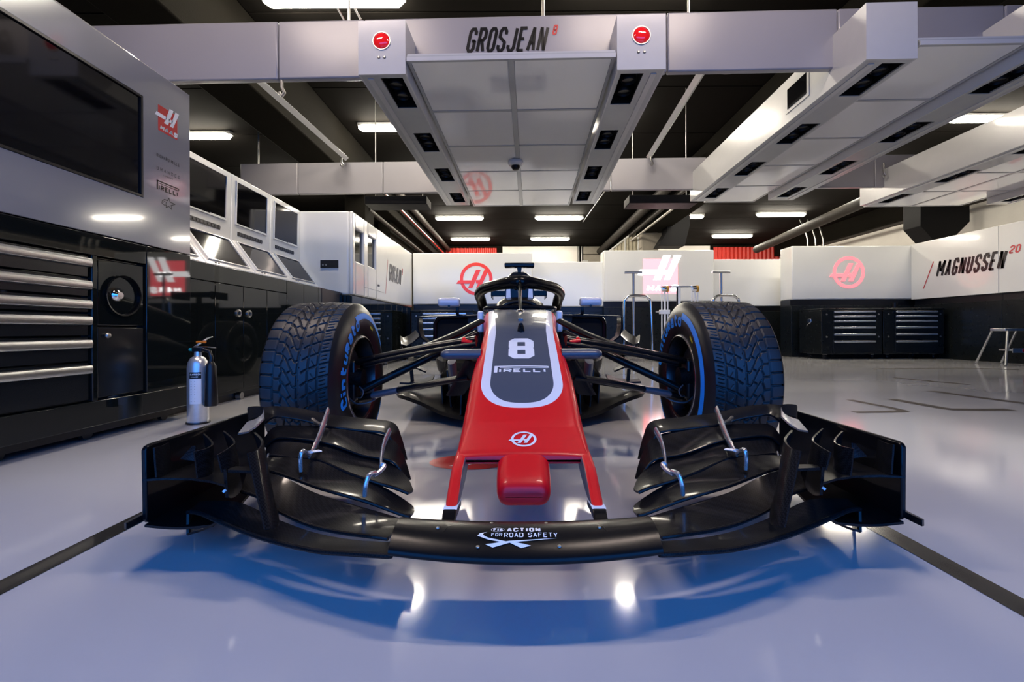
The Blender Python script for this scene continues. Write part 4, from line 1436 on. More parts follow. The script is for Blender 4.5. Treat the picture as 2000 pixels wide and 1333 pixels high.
# flaps, given as (leading edge, trailing edge) stations from the inner to the outer end
EL = [
 ('main_plane', [((1770, 1086, .845), (1770, 1000, .932)), ((1715, 1087, .85), (1700, 1004, .937)), ((1500, 1072, .872), (1480, 985, .955)), ((1250, 1050, .90), (1250, 938, .985)),
                 ((900, 965, .97), (1000, 846, 1.05)), ((620, 855, 1.03), (760, 735, 1.10)), ((480, 796, 1.06), (600, 720, 1.13)), ((400, 786, 1.08), (480, 722, 1.15))], .007),
 ('wing_flap', [((1745, 972, .950), (1842, 848, 1.06)), ((1640, 958, .96), (1740, 815, 1.075)), ((1400, 924, .99), (1480, 738, 1.10)), ((1200, 872, 1.02), (1250, 664, 1.125)),
                ((1010, 783, 1.06), (1050, 562, 1.15)), ((880, 690, 1.095), (900, 520, 1.18)), ((760, 650, 1.12), (800, 520, 1.19))], .006),
 ('wing_flap', [((1895, 822, 1.07), (1923, 792, 1.12)), ((1845, 812, 1.075), (1895, 745, 1.155)), ((1600, 722, 1.10), (1700, 622, 1.185)), ((1300, 634, 1.125), (1480, 546, 1.20)),
                ((1130, 572, 1.15), (1290, 458, 1.22)), ((960, 514, 1.18), (1080, 426, 1.25)), ((840, 500, 1.20), (930, 428, 1.27))], .006),
 ('wing_flap', [((1885, 668, 1.165), (1916, 650, 1.19)), ((1800, 634, 1.17), (1870, 560, 1.25)), ((1660, 592, 1.185), (1740, 450, 1.29)), ((1480, 528, 1.21), (1570, 418, 1.30)),
                ((1280, 444, 1.235), (1350, 338, 1.31)), ((1080, 422, 1.26), (1150, 304, 1.325)), ((970, 410, 1.28), (1000, 300, 1.34)), ((925, 432, 1.285), (930, 360, 1.345))], .006),
 ('wing_flap', [((1865, 560, 1.265), (1898, 575, 1.30)), ((1800, 470, 1.275), (1850, 420, 1.35)), ((1730, 436, 1.28), (1770, 300, 1.38)), ((1570, 408, 1.29), (1590, 252, 1.39)),
                ((1350, 330, 1.30), (1350, 224, 1.40)), ((1150, 298, 1.315), (1150, 212, 1.41)), ((1000, 294, 1.33), (990, 218, 1.42)), ((925, 350, 1.335), (920, 290, 1.425))], .005),
 ('wing_flap', [((1840, 410, 1.37), (1874, 442, 1.40)), ((1780, 320, 1.375), (1835, 290, 1.44)), ((1720, 262, 1.38), (1780, 192, 1.475)), ((1540, 240, 1.39), (1600, 166, 1.485)),
                ((1330, 212, 1.40), (1360, 138, 1.49)), ((1180, 172, 1.41), (1150, 94, 1.505)), ((1000, 148, 1.42), (980, 80, 1.52)), ((925, 190, 1.43), (880, 92, 1.53))], .005),
]
for nm, st, tk in EL:
    le = crom([ZW(*a) for a, b in st], 34)
    te = crom([ZW(*b) for a, b in st], 34)
    rows = []
    for j in range(9):
        u = j / 8
        row = []
        for a, b in zip(le, te):
            p = a.lerp(b, u)
            c = (b - a).length
            p = p + Vector((0, 0, -1)) * (c * .03 * 4 * u * (1 - u))
            row.append(p)
        rows.append(row)
    mb = MB().sheet(rows, tk)
    # rounded leading edge bead
    mb.tube(le, tk * .75, n=8)
    both(mb, nm, 'carbongloss' if nm != 'main_plane' else 'carbon', fw_, ang=40)


def fin(bot, top, tk, nm, m='carbon'):
    b = crom([ZW(*p) for p in bot], 14)
    t = crom([ZW(*p) for p in top], 14)
    rows = [[p.lerp(q, k / 6) for p, q in zip(b, t)] for k in range(7)]
    both(MB().sheet(rows, tk), nm, m, fw_, ang=50)


fin([(915, 905, .935), (965, 902, .95), (1004, 880, .98), (1000, 800, 1.05)], [(800, 392, .985), (868, 370, 1.01), (902, 312, 1.06), (850, 252, 1.14)], .005, 'turning_vane')
fin([(628, 520, 1.02), (700, 520, 1.05), (745, 480, 1.10), (700, 420, 1.18)], [(598, 402, 1.02), (680, 352, 1.06), (712, 308, 1.11), (640, 240, 1.19)], .004, 'turning_vane')
fin([(462, 560, 1.03), (530, 545, 1.06), (572, 500, 1.10), (540, 455, 1.16)], [(440, 378, 1.03), (525, 358, 1.06), (566, 322, 1.10), (508, 258, 1.19)], .004, 'turning_vane')
fin([(185, 552, 1.06), (240, 545, 1.09), (290, 520, 1.14), (330, 490, 1.20)], [(170, 352, 1.06), (235, 335, 1.10), (290, 300, 1.16), (310, 280, 1.24)], .004, 'turning_vane')
# cascade shelf and its support wall
rows = []
for (a, b) in (((92, 572, 1.06), (150, 500, 1.22)), ((250, 563, 1.06), (300, 470, 1.24)), ((420, 566, 1.06), (440, 445, 1.25)), ((560, 585, 1.04), (560, 440, 1.25)), ((650, 612, 1.02), (660, 450, 1.23))):
    rows.append([ZW(*a).lerp(ZW(*b), k / 4) for k in range(5)])
both(MB().sheet(rows, .005), 'cascade_shelf', 'carbon', fw_, ang=50)
fin([(662, 690, 1.04), (700, 690, 1.09), (760, 640, 1.15)], [(648, 500, 1.02), (690, 500, 1.08), (730, 470, 1.16)], .006, 'shelf_support')
fin([(668, 512, 1.01), (835, 520, .985)], [(700, 488, 1.07), (830, 492, 1.05)], .006, 'vane_bridge')
# ramp between the vanes
fin([(350, 432, 1.10), (450, 445, 1.10)], [(430, 345, 1.12), (455, 340, 1.12)], .004, 'ramp_vane')
# endplate
EXP = -.892
mb = MB()
ep = [(1.062, .105), (1.060, .268), (1.066, .276), (1.078, .279), (1.30, .280), (1.55, .282), (1.56, .27), (1.56, .12), (1.50, .092), (1.09, .092), (1.070, .095)]
mb.prism(ep, lambda u, v, w: (EXP + w, u - AX, v), .012)
endp = both(mb, 'endplate', 'glossblack', fw_, bevel=.003)
# foot plate, tunnel arch, outer lip
rows = []
for j in range(9):
    u = j / 8
    row = []
    for (d, zs) in ((1.055, 0), (1.15, .004), (1.3, .006), (1.48, .006)):
        x = EXP + .012 + u * (.158 if d < 1.2 else .12)
        z = .094 + zs - .010 * math.sin(PI * min(1, u * 1.0)) * .6
        row.append((x, d - AX, z))
    rows.append(row)
both(MB().sheet(rows, .006), 'foot_plate', 'glossblack', fw_)
fin([(395, 938, 1.06), (420, 935, 1.10), (430, 900, 1.3)], [(398, 800, 1.075), (420, 775, 1.12), (440, 740, 1.25)], .005, 'tunnel_wall', 'glossblack')
fin([(395, 938, 1.06), (500, 905, 1.055), (610, 852, 1.035)], [(420, 930, 1.10), (520, 890, 1.10), (630, 820, 1.09)], .005, 'tunnel_floor', 'glossblack')
mb = MB()
mb.prism([(1.02, .0), (1.04, -.022), (1.10, -.036), (1.40, -.040), (1.42, .0)], lambda u, v, w: (EXP + v, u - AX, .100 + w + (v * .35)), .016)
both(mb, 'outer_lip', 'carbon', fw_, bevel=.002)
# polished winglet on the rear top of the endplate
rows = []
for (a, b) in (((738, 262, 1.20), (800, 185, 1.28)), ((800, 252, 1.22), (860, 165, 1.31)), ((860, 215, 1.26), (905, 130, 1.36)), ((915, 160, 1.31), (912, 100, 1.40))):
    rows.append([ZW(*a).lerp(ZW(*b), k / 4) for k in range(5)])
both(MB().sheet(rows, .005), 'winglet', 'brightalu', fw_, ang=60)
fin([(810, 170, 1.33), (870, 150, 1.40), (900, 150, 1.44)], [(805, 85, 1.42), (860, 80, 1.47), (905, 85, 1.5)], .006, 'rear_gurney', 'carbon')


# adjusters and brackets in polished metal
def rod(pts, r, nm, m='brightalu', sq=None, n=10):
    P = crom([ZW(*p) for p in pts], 16)
    k = [r] * 16 if not isinstance(r, list) else [r[min(len(r) - 1, int(i / 16 * len(r)))] for i in range(16)]
    both(MB().tube(P, k, n=n, squash=sq), nm, m, fw_)


rod([(1215, 415, 1.215), (1265, 330, 1.27), (1305, 230, 1.34), (1345, 105, 1.42)], [.006, .009, .010, .011, .009], 'flap_bracket', sq=(.6, 1.3))
rod([(1160, 515, 1.17), (1158, 420, 1.165), (1175, 378, 1.175), (1215, 405, 1.21)], .0052, 'flap_stay')
rod([(1590, 685, 1.10), (1596, 610, 1.095), (1622, 542, 1.105), (1660, 525, 1.13)], .0058, 'flap_stay')
rod([(1650, 545, 1.135), (1690, 520, 1.15), (1722, 480, 1.17), (1700, 470, 1.17)], .006, 'flap_link')
rod([(1700, 490, 1.17), (1705, 410, 1.23), (1725, 320, 1.29), (1758, 250, 1.34)], [.007, .008, .009, .010, .010], 'flap_bracket', sq=(.6, 1.3))
rod([(1240, 165, 1.40), (1262, 185, 1.385), (1300, 205, 1.36)], .006, 'adjuster_screw', 'steel')
rod([(1225, 385, 1.225), (1285, 378, 1.25)], .009, 'bracket_plate', 'whiteprint', sq=(1.3, .35))
rod([(640, 640, 1.02), (650, 652, 1.02)], .004, 'shelf_fastener', 'whiteprint')
rod([(942, 398, 1.29), (935, 430, 1.27)], .003, 'slot_separator', 'brightalu')

# ------------------------------------------------------------------ wheels
R0, ZC = .335, .335
PROF = [(.176, -.120), (.182, -.140), (.200, -.149), (.225, -.1545), (.255, -.1555), (.285, -.1505), (.308, -.142), (.322, -.133), (.3295, -.126)]
fside = pchip([p[0] for p in PROF], [p[1] for p in PROF])
NPITCH = 44


def tread_mesh(nx=120, nt=1300):
    """tread band with wet-weather grooves as real relief; s runs outer (-) to inner (+)"""
    t = np.linspace(0, 1, nx)[None, :]
    ph = np.linspace(0, 2 * np.pi, nt, endpoint=False)[:, None]
    v = ph / (2 * np.pi) * NPITCH
    s = -.126 + .252 * t
    pitch = 2 * np.pi * R0 / NPITCH
    g = np.zeros((nt, nx))

    def cut(mask, dist, w, soft=.0016):
        nonlocal g
        k = np.clip((w / 2 + soft - dist) / soft, 0, 1)
        g = np.maximum(g, k * mask)

    def fr(x):
        return np.abs(x - np.round(x)) * pitch
    for (tc, w) in ((.185, .005), (.305, .004), (.545, .0055), (.695, .0045), (.84, .0055)):
        wob = .012 * np.sin(2 * np.pi * v) if tc in (.305,) else 0
        cut(1.0, np.abs(t - tc - wob) * .252, w)
    band = lambda a, b: ((t >= a) & (t <= b)).astype(float)
    cut(band(0, .185), fr(v + .35 * (t - .1)), .0052)
    cut(band(.185, .305), fr(v + .30 + .5 * (t - .2)), .0045)
    u = np.clip((t - .305) / .24, 0, 1)
    S = 1.55 * (.5 - .5 * np.cos(np.pi * np.clip(u * 1.05, 0, 1))) - .55 * np.clip(u - .8, 0, 1) ** 1.0 * 2
    cut(band(.305, .545), fr(v + .55 + S), .0062)
    cut(band(.40, .47), fr(v + .05 - .9 * u + .2), .0040)
    u2 = (t - .545) / .15
    cut(band(.60, .695), fr(v + .1 - .55 * u2), .0052)
    cut(band(.545, .575), fr(v + .55 - .4 * u2), .0035)
    u3 = (t - .695) / .145
    cut(band(.695, .84), fr(v + .62 - .35 * u3), .0055)
    cut(band(.745, .79), fr(v + .12 + 1.2 * (u3 - .5)), .0014, .0012)
    u4 = (t - .84) / .16
    cut(band(.84, 1.0), fr(v + .28 - .25 * u4), .0055)
    cut(band(.875, .965), fr(v + .62 - .25 * u4), .0016, .0012)
    cut(band(.875, .965), fr(v + .94 - .25 * u4), .0012, .0012)
    crown = R0 - .0045 * (np.abs(s) / .126) ** 2.4 - .0018 * (np.abs(s) / .126) ** 10
    r = crown - .0080 * g
    x = np.broadcast_to(s, (nt, nx))
    P = np.stack([x, -r * np.cos(ph), ZC + r * np.sin(ph)], -1).reshape(-1, 3)
    i = np.arange(nt)[:, None]
    j = np.arange(nx - 1)[None, :]
    i2 = (i + 1) % nt
    Q = np.stack([i * nx + j, i * nx + j + 1, i2 * nx + j + 1, i2 * nx + j], -1).reshape(-1, 4)
    return P, Q


def mesh_np(name, P, Q, m, parent, loc):
    me = bpy.data.meshes.new(name)
    me.vertices.add(len(P)); me.vertices.foreach_set('co', P.astype(np.float32).ravel())
    me.loops.add(Q.size); me.loops.foreach_set('vertex_index', Q.astype(np.int32).ravel())
    me.polygons.add(len(Q))
    me.polygons.foreach_set('loop_start', np.arange(0, Q.size, 4, dtype=np.int32))
    me.update(calc_edges=True)
    me.materials.append(M[m])
    me.shade_smooth()
    me.validate()
    ob = bpy.data.objects.new(name, me)
    COL.objects.link(ob)
    ob.parent = parent
    ob.location = loc
    return ob


TP, TQ = tread_mesh()
WX = .8475
for side in (-1, 1):
    wx = side * WX
    # side=-1: left wheel, inner face towards +x
    inn = -side
    hub = MB()
    # rim barrel, inner lip to outer
    hub.lathe([(.176, .120), (.183, .135), (.186, .146), (.181, .149), (.174, .145), (.168, .120), (.160, .06), (.158, -.05), (.165, -.12), (.178, -.14)], 'x', (0, 0, ZC), 64)
    hub.lathe([(.158, -.06), (.10, -.075), (.05, -.085), (.0, -.088)], 'x', (0, 0, ZC), 48)
    if side > 0:
        hub = hub.mirrored()
    wheel = hub.build('front_wheel', 'rim', car, ang=40)
    wheel.location = (wx, 0, 0)
    mb = MB().lathe([(.1800, .1475), (.1865, .1470), (.1885, .1450), (.1862, .1430)], 'x', (0, 0, ZC), 72)
    (mb if side < 0 else mb.mirrored()).build('rim_lip', 'rimlip', wheel)
    # spokes inside
    for k in range(10):
        a = 2 * PI * k / 10
        mb = MB().tube([(-.05, -.05 * math.cos(a), ZC + .05 * math.sin(a)), (-.02, -.10 * math.cos(a + .06), ZC + .10 * math.sin(a + .06)), (.05, -.155 * math.cos(a + .12), ZC + .155 * math.sin(a + .12))], .009, n=8)
        (mb if side < 0 else mb.mirrored()).build('spoke', 'rimlip', wheel)
    # tyre: tread with relief, both sidewalls
    P = TP.copy()
    Q = TQ
    if side > 0:
        P[:, 0] *= -1
        Q = TQ[:, ::-1]
    tyre = mesh_np('tyre_tread', P, Q, 'rubber', wheel, (0, 0, 0))
    mb = MB()
    pr = [(r, s) for r, s in PROF]
    mb.lathe(pr, 'x', (0, 0, ZC), 160)
    mb.lathe([(r, -s) for r, s in PROF], 'x', (0, 0, ZC), 160)
    mb.build('sidewall', 'sidewall', wheel, ang=60)
    # blue arcs and lettering on the inner sidewall

    def on_side(phi, r, up=.0008):
        s = -fside(r) * 1.0 + up          # + : inner side of the left wheel
        x = s if side < 0 else -s
        return Vector((x, -r * math.cos(phi), ZC + r * math.sin(phi)))

    def arc(a0, a1, r0, r1, nm, m):
        mb = MB()
        n = max(4, int(abs(a1 - a0) / .05))
        rr = [r0 + (r1 - r0) * k / 4 for k in range(5)]
        for i in range(n):
            p0, p1 = a0 + (a1 - a0) * i / n, a0 + (a1 - a0) * (i + 1) / n
            for q0, q1 in zip(rr[:-1], rr[1:]):
                mb.add([on_side(p0, q0), on_side(p1, q0), on_side(p1, q1), on_side(p0, q1)], [(0, 1, 2, 3)])
        mb.build(nm, m, wheel)
    rm, hh = .224, .058
    rad = math.radians
    if side < 0:
        tp = lambda u, v: on_side(rad(-22) + u / (rm + .02), rm + v)
        spans = [(rad(68), rad(150)), (rad(-150), rad(-40))]
        yel = rad(112)
    else:
        tp = lambda u, v: on_side(rad(172) - u / (rm + .02), rm + v)
        spans = [(rad(-42), rad(78)), (rad(-150), rad(-52))]
        yel = rad(45)
    mb = MB()
    text(mb, 'Cinturato', tp, hh, .0405, .0135, .0080, 0, seg=.008)
    mb.build('tyre_lettering', 'tyreblue', wheel)
    for a0, a1 in spans:
        arc(a0, a1, .262, .287, 'blue_band', 'tyreblue')
    arc(yel - .08, yel + .08, .232, .243, 'yellow_mark', 'tyreyellow')
    # brake drum, upright
    mb = MB().lathe([(.0, .150), (.04, .150), (.045, .10), (.10, .095), (.135, .088), (.146, .06), (.146, -.04), (.0, -.045)], 'x', (0, 0, ZC), 48)
    dr = (mb if side < 0 else mb.mirrored()).build('brake_drum', 'carbon', wheel)
    mb = MB().box(.06, .125, -.035, .04, ZC - .10, ZC + .08)
    (mb if side < 0 else mb.mirrored()).build('upright', 'black', wheel, bevel=.012)
    mb = MB().tube(crom([(.10, -.04, ZC - .085), (.14, -.06, ZC - .105), (.19, -.05, ZC - .10), (.215, -.02, ZC - .085)], 12), .0035)
    mb.tube(crom([(.15, -.06, ZC - .03), (.175, -.08, ZC - .05), (.165, -.08, ZC - .075), (.14, -.05, ZC - .08)], 12), .0028)
    (mb if side < 0 else mb.mirrored()).build('brake_line', 'camgrey', wheel)

# ------------------------------------------------------------------ suspension
def arm(pts, ch, tk, nm, m='carbongloss'):
    P = crom([CL(*p) for p in pts], 12)
    return both(MB().tube(P, ch, n=14, squash=(1, tk / ch), up=(0, 0, 1)), nm, m)


arm([(930, 663, 1.96), (850, 675, 1.98), (765, 692, 2.0), (700, 706, 2.02)], .034, .016, 'upper_wishbone')
arm([(938, 628, 2.45), (880, 657, 2.25), (790, 690, 2.08), (715, 704, 2.03)], .030, .014, 'upper_wishbone')
arm([(925, 670, 1.96), (905, 667, 1.965)], .040, .020, 'wishbone_fairing', 'carred')
arm([(930, 652, 2.18), (850, 692, 2.06), (780, 726, 2.0), (705, 762, 1.97)], .020, .017, 'push_rod')
arm([(915, 737, 1.93), (850, 747, 1.95), (777, 761, 1.98), (705, 776, 2.0)], .034, .014, 'lower_wishbone')
arm([(918, 738, 2.5), (840, 752, 2.25), (760, 765, 2.08), (705, 776, 2.02)], .026, .012, 'lower_wishbone')
arm([(930, 672, 1.9), (850, 684, 1.92), (765, 700, 1.94), (712, 712, 1.96)], .016, .010, 'track_rod')
arm([(779, 761, 1.975), (730, 771, 1.985)], .037, .0155, 'bearing_sleeve', 'camgrey')
# camera pods on the nose sides
mb = MB()
prof = []
a, b = CL(862, 692, 1.80), CL(940, 692, 1.80)
pts, rr = [], []
for k in range(13):
    u = k / 12
    e = math.sqrt(max(.06, 1 - max(0, (.18 - u) / .18) ** 2 * .75))
    pts.append(a.lerp(b, u)); rr.append(.0215 * e)
mb.tube(pts, rr, n=20, squash=(2.0, 1))
both(mb, 'camera_pod', 'camgrey', ang=50)
arm([(930, 702, 1.86), (905, 745, 1.95), (890, 770, 2.0)], .05, .010, 'pod_fin', 'carbon')

# ------------------------------------------------------------------ halo, cockpit, roll hoop
def C4(zx, zy, d):
    return CL(880 + zx / 7.015, 490 + zy / 7.015, d)


hp = [C4(947, 432, 2.86), C4(820, 438, 2.89), C4(640, 468, 2.98), C4(470, 515, 3.12), C4(398, 590, 3.32), C4(425, 690, 3.50), C4(440, 775, 3.6)]
P = crom(hp, 30)
P = [Vector((0, P[0].y, P[0].z))] + P[1:]
rr = [.048 - .010 * min(1, k / 9) for k in range(30)]
full = [Vector((-p.x, p.y, p.z)) for p in reversed(P[1:])] + P
rf = list(reversed(rr[1:])) + rr
halo = MB().tube(full, rf, n=18, squash=(1.0, .95), up=(0, -.3, 1)).build('halo', 'glossblack', car, ang=60)
st = crom([Vector((0, 2.60 - AX, fzt(2.60) - .01)), C4(947, 760, 2.66), C4(947, 600, 2.76), C4(947, 460, 2.86)], 14)
st = [Vector((0, p.y, p.z)) for p in st]
MB().tube(st, [.032, .028, .026, .025, .025, .025, .026, .028, .03, .032, .036, .042, .046, .048], n=16, squash=(.34, 1.0), up=(0, -1, .5)).build('halo_strut', 'glossblack', halo, ang=60)
MB().lathe([(0, .012), (.016, .01), (.022, .0), (.024, -.01)], 'z', (0, 2.585 - AX, fzt(2.585) + .002), 20).build('strut_foot', 'chrome', halo)
for sx in (-1, 1):
    MB().tube([(sx * .02, 2.85 - AX, .80), (sx * .045, 2.86 - AX, .845)], [.012, .03], n=12).build('strut_gusset', 'glossblack', halo)
# monocoque behind the nose
rings = []
for (d, hw, zb, zt, rc) in ((2.82, .225, .19, .662, .06), (3.0, .25, .15, .655, .06), (3.3, .285, .10, .648, .06), (3.6, .31, .08, .66, .08), (3.75, .30, .08, .70, .1)):
    rings.append(rrect(hw, zb, zt, rc, d - AX))
MB().loft(rings).build('monocoque', 'glossblack', car, ang=50)
rim = crom([Vector((-.235, 3.45 - AX, .672)), Vector((-.232, 3.1 - AX, .678)), Vector((-.215, 2.88 - AX, .684)), Vector((-.12, 2.84 - AX, .687)), Vector((0, 2.83 - AX, .69)), Vector((.12, 2.84 - AX, .687)), Vector((.215, 2.88 - AX, .684)), Vector((.232, 3.1 - AX, .678)), Vector((.235, 3.45 - AX, .672))], 40)
MB().tube(rim, .012, n=10).build('cockpit_rim', 'carbongloss', car)
# white and grey side panels beside the cockpit
mb = MB().box(-.272, -.232, 2.9 - AX, 3.5 - AX, .53, .668)
both(mb, 'cockpit_side', 'carwhite', bevel=.012)
rows = [[CL(913, 616, 3.1), CL(941, 611, 3.06)], [CL(917, 640, 3.1), CL(941, 640, 3.0)]]
rows = [[Vector((-.36, 3.12 - AX, .648)), Vector((-.235, 3.05 - AX, .655))], [Vector((-.35, 3.11 - AX, .60)), Vector((-.235, 3.03 - AX, .62))], [Vector((-.325, 3.10 - AX, .545)), Vector((-.235, 3.02 - AX, .55))]]
both(MB().sheet(rows, .012), 'shoulder_panel', 'cargrey')
# headrest, steering wheel hint, roll hoop with airbox
hr = []
for (d, w, z0, z1) in ((3.30, .20, .62, .70), (3.45, .19, .62, .775), (3.6, .18, .62, .80), (3.75, .17, .62, .82)):
    hr.append(rrect(w, z0, z1, .05, d - AX, crown=.02))
MB().loft(hr).build('headrest', 'satin', car, ang=50)
MB().tube(crom([Vector((.13 * math.cos(a), 3.02 - AX + .03 * math.sin(a), .665 + .07 * math.sin(a))) for a in [PI * k / 8 for k in range(9)]], 24), .013, n=10).build('steering_wheel', 'black', car)
rh = []
for (d, w, z0, z1, rc) in ((3.70, .118, .70, .965, .05), (3.72, .112, .68, 1.0, .07), (3.80, .112, .66, 1.032, .08), (4.2, .13, .5, 1.02, .09), (4.8, .12, .4, .93, .09), (5.4, .08, .35, .78, .06), (6.0, .05, .32, .62, .04)):
    rh.append(rrect(w, z0, z1, rc, d - AX, crown=.01))
eng = MB().loft(rh).build('engine_cover', 'glossblack', car, ang=50)
for sx in (-1, 1):
    MB().add([(sx * .075, 3.697 - AX, .90), (sx * .105, 3.697 - AX, .90), (sx * .112, 3.690 - AX, .74), (sx * .068, 3.690 - AX, .74)], [(0, 1, 2, 3)]).build('white_flash', 'carwhite', eng)
MB().prism([(-.06, .93), (.06, .93), (.075, .99), (.05, 1.01), (-.05, 1.01), (-.075, .99)], lambda u, v, w: (u, 3.688 - AX + w, v), .02).build('air_intake', 'duct', eng)
tc_ = MB().box(-.123, .123, 3.74 - AX, 3.82 - AX, 1.062, 1.100).build('camera_bar', 'satin', car, bevel=.008)
MB().prism([(-.014, 1.02), (.014, 1.02), (.020, 1.064), (-.020, 1.064)], lambda u, v, w: (u, 3.75 - AX + w, v), .06).build('camera_stalk', 'satin', tc_)
# mirrors
mb = MB()
mr = []
for (dx, s) in ((-.070, .72), (-.064, .92), (-.05, 1), (.05, 1), (.064, .92), (.070, .72)):
    c = CL(877.5, 590.5, 3.0)
    mr.append([(c.x + dx, c.y + .045 * s * math.cos(a) * (1 if math.cos(a) > 0 else .8), c.z + .030 * s * (abs(math.sin(a)) ** .55) * (1 if math.sin(a) > 0 else -1)) for a in [2 * PI * k / 20 for k in range(20)]])
mb.loft(mr)
mrs = both(mb, 'wing_mirror', 'mirrorshell', ang=50)
c = CL(894, 600, 3.0)
both(MB().tube(crom([c, CL(893.5, 611, 3.0), CL(897, 616, 3.02), CL(918, 617, 3.08)], 12), .0055, n=8, squash=(2, 1)), 'mirror_stalk', 'carbon', mrs)
c = CL(877, 598, 2.965)
both(MB().lathe([(0, -.004), (.008, -.003), (.009, .004)], 'y', tuple(c), 12), 'mirror_sensor', 'black', mrs)

# ------------------------------------------------------------------ sidepods, vanes, floor
def podring(d, x0, x1, z0, z1, rc):
    r = rrect((x1 - x0) / 2, z0, z1, rc, d - AX, crown=.0)
    cx = (x0 + x1) / 2
    return [(p[0] + cx, p[1], p[2]) for p in r]


mb = MB().loft([podring(3.24, -.60, -.27, .36, .640, .07), podring(3.5, -.66, -.2, .30, .640, .09), podring(4.2, -.64, -.1, .24, .60, .12), podring(4.9, -.48, -.05, .22, .50, .12), podring(5.5, -.25, -.02, .22, .38, .08)])
pods = both(mb, 'sidepod', 'carbongloss', ang=50)
ring = podring(3.225, -.60, -.275, .37, .640, .06)
both(MB().tube([Vector(p) for p in ring], .015, n=8, loop=True, up=(0, 1, 0)), 'inlet_lip', 'glossblack', pods)
both(MB().prism([(p[0], p[2]) for p in podring(3.2, -.59, -.285, .38, .63, .05)], lambda u, v, w: (u, 3.232 - AX + w, v), .006), 'inlet_duct', 'duct', pods)
# thin shelf wing and vertical vane outside each sidepod
rows = [[Vector((-.26, 3.02 - AX, .640)), Vector((-.26, 3.14 - AX, .648))], [Vector((-.45, 3.0 - AX, .637)), Vector((-.45, 3.12 - AX, .646))], [Vector((-.60, 2.98 - AX, .632)), Vector((-.60, 3.10 - AX, .641))], [Vector((-.662, 2.97 - AX, .628)), Vector((-.662, 3.08 - AX, .637))]]
vw = both(MB().sheet(rows, .009), 'shelf_wing', 'carbongloss')
rows = [[Vector((-.664, 2.97 - AX, .632)), Vector((-.668, 3.10 - AX, .640))], [Vector((-.668, 2.98 - AX, .56)), Vector((-.67, 3.12 - AX, .56))], [Vector((-.655, 2.99 - AX, .50)), Vector((-.66, 3.14 - AX, .50))], [Vector((-.60, 3.0 - AX, .455)), Vector((-.61, 3.16 - AX, .455))]]
both(MB().sheet(rows, .010), 'side_vane', 'carbongloss', vw, ang=60)
rows = []
for (a, b) in (((822, 655, 3.0), (812, 645, 3.15)), ((808, 668, 2.98), (800, 655, 3.15)), ((794, 676, 2.98), (788, 660, 3.15)), ((783, 672, 2.98), (781, 656, 3.14))):
    rows.append([CL(*a).lerp(CL(*b), k / 3) + Vector((0, 0, -.004 * math.sin(PI * k / 3))) for k in range(4)])
both(MB().sheet(rows, .008), 'deflector_blade', 'carbongloss', vw, ang=60)
fl = [CL(783, 676, 2.98), CL(790, 684, 2.98), CL(812, 686, 3.0), CL(850, 690, 3.02)]
both(MB().tube(crom(fl, 14), .012, n=8, squash=(1, .4)), 'blade_root', 'carbon', vw)
# lower winglets on stalks
both(MB().tube([CL(803, 722, 3.0), CL(805, 745, 3.0)], .006, n=8, squash=(2, 1)), 'winglet_stalk', 'carbon')
rows = [[CL(*p) for p in r] for r in (((780, 748, 2.9), (783, 742, 3.05)), ((800, 749, 2.92), (804, 744, 3.08)), ((825, 748, 2.95), (828, 741, 3.1)), ((845, 742, 2.98), (848, 733, 3.15)))]
both(MB().sheet(rows, .012), 'floor_winglet', 'carbongloss', ang=60)
rows = [[CL(*p) for p in r] for r in (((793, 720, 3.0), (796, 715, 3.12)), ((812, 719, 3.0), (815, 715, 3.12)), ((832, 727, 3.0), (833, 723, 3.12)))]
both(MB().sheet(rows, .010), 'upper_winglet', 'carbon', ang=60)
# bargeboards
for (x, d0, d1, z0, z1, lean) in ((-.40, 2.62, 3.1, .10, .40, .03), (-.47, 2.75, 3.2, .10, .34, .02), (-.33, 2.5, 2.95, .08, .36, .0)):
    rows = [[(x - lean * k / 4 - .03 * (j / 4) ** 2, d0 + (d1 - d0) * j / 4 - AX + .05 * (k / 4), z0 + (z1 - z0) * (k / 4) * (.7 + .3 * j / 4)) for j in range(5)] for k in range(5)]
    both(MB().sheet(rows, .007), 'bargeboard', 'carbon', ang=60)
# floor with a scalloped front edge
def floor_st(x):
    ax_ = abs(x)
    z = pchip([0, .34, .44, .52, .60, .72, .78], [.060, .060, .066, .085, .115, .148, .150])(ax_)
    d = pchip([0, .2, .34, .44, .55, .72, .78], [2.42, 2.45, 2.52, 2.60, 2.68, 2.72, 2.85])(ax_)
    return d, z


rows = []
for k in range(41):
    x = -.78 + 1.56 * k / 40
    d, z = floor_st(x)
    rows.append([(x, d - AX, z), (x, d + .08 - AX, z + .012), (x, d + .3 - AX, .085 + (z - .06) * .5), (x, 3.4 - AX, .075), (x, 4.4 - AX, .08), (x * (.75 if abs(x) > .5 else 1), 5.3 - AX, .10)])
flo = MB().sheet(rows, .022).build('car_floor', 'carbon', car, ang=50)
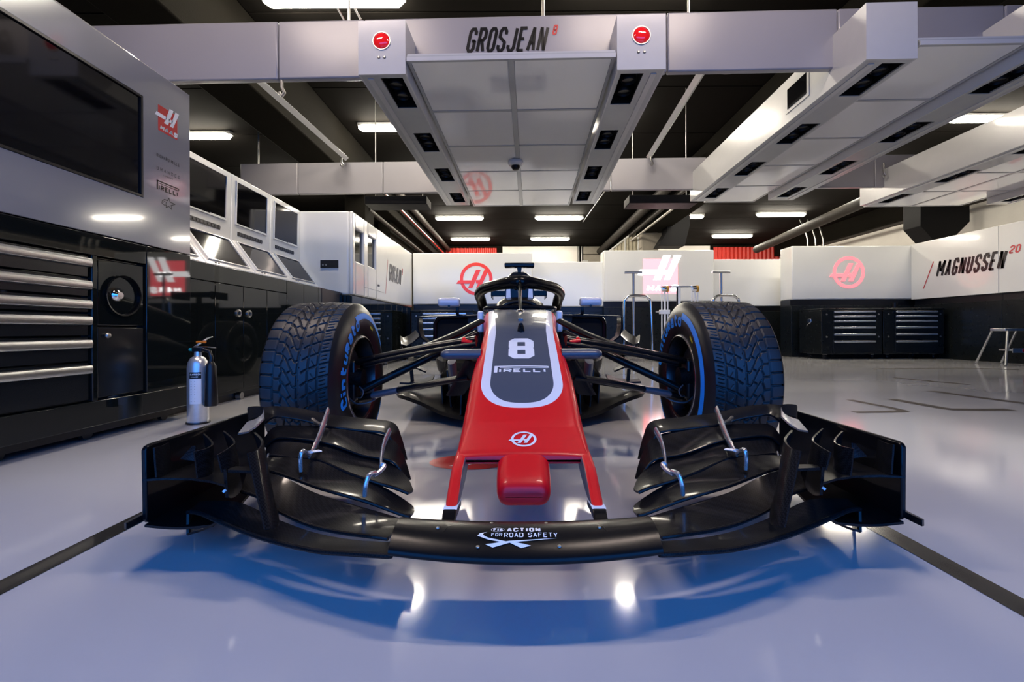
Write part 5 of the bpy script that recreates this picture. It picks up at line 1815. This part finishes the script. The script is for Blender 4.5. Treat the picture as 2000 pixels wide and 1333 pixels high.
# splitter fairing under the nose
mb = MB().loft([rrect(.05, .075, .11, .012, 2.40 - AX), rrect(.11, .065, .16, .03, 2.55 - AX), rrect(.17, .065, .24, .05, 2.8 - AX), rrect(.22, .065, .30, .05, 3.1 - AX)])
mb.build('splitter', 'carbon', car, ang=50)
mb = MB().tube([CL(882, 705, 2.55), CL(886, 750, 2.6)], .03, n=14, squash=(.8, 1.6))
both(mb, 'side_bulge', 'camgrey')
# ------------------------------------------------------------------ rear: wheels, rear wing, diffuser
for sx in (-1, 1):
    mb = MB().lathe([(.17, -.19), (.20, -.2), (.26, -.2025), (.30, -.195), (.325, -.18), (.333, -.16), (.335, 0), (.333, .16), (.325, .18), (.30, .195), (.26, .2025), (.20, .2), (.17, .19)], 'x', (0, 0, ZC), 96)
    w = mb.build('rear_tyre', 'sidewall', car, ang=60)
    w.location = (sx * .7975, 3.67, 0)
    m2 = MB()
    for k in range(5):
        x = -.13 + .065 * k
        m2.lathe([(.3352, x - .022), (.3372, x - .020), (.3372, x + .020), (.3352, x + .022)], 'x', (0, 0, ZC), 96)
    m2.build('tread_rib', 'rubber', w)
    MB().lathe([(0, -.15), (.12, -.15), (.165, -.18), (.17, -.19), (.17, .19), (.165, .18), (.12, .15), (0, .15)], 'x', (0, 0, ZC), 48).build('rim', 'rim', w)
rows = []
for k in range(9):
    x = -.37 + .74 * k / 8
    rows.append([(x, 6.02 - AX, 1.005), (x, 6.08 - AX, 1.0), (x, 6.18 - AX, 1.03), (x, 6.26 - AX, 1.068)])
rw = MB().sheet(rows, .012).box(-.37, .37, 6.0 - AX, 6.012 - AX, 1.0, 1.064).build('rear_wing', 'satin', car)
for sx in (-1, 1):
    MB().box(sx * .36 - .006, sx * .36 + .006, 6.0 - AX, 6.35 - AX, .97, 1.075).build('wing_endplate', 'satin', rw, bevel=.004)
    MB().box(sx * .10 - .008, sx * .10 + .008, 6.1 - AX, 6.2 - AX, .5, 1.01).build('wing_support', 'carbon', rw)
MB().box(-.45, .45, 5.6 - AX, 6.3 - AX, .12, .30).build('rear_diffuser', 'carbon', car, bevel=.03)
for sx in (-1, 1):
    for (z0, z1, yy) in ((.42, .40, 3.62), (.26, .24, 3.6), (.40, .38, 3.8)):
        MB().tube([(sx * .12, yy - .2, z0), (sx * .66, yy, z1)], .024, n=10, squash=(1, .45)).build('rear_wishbone', 'carbongloss', car)
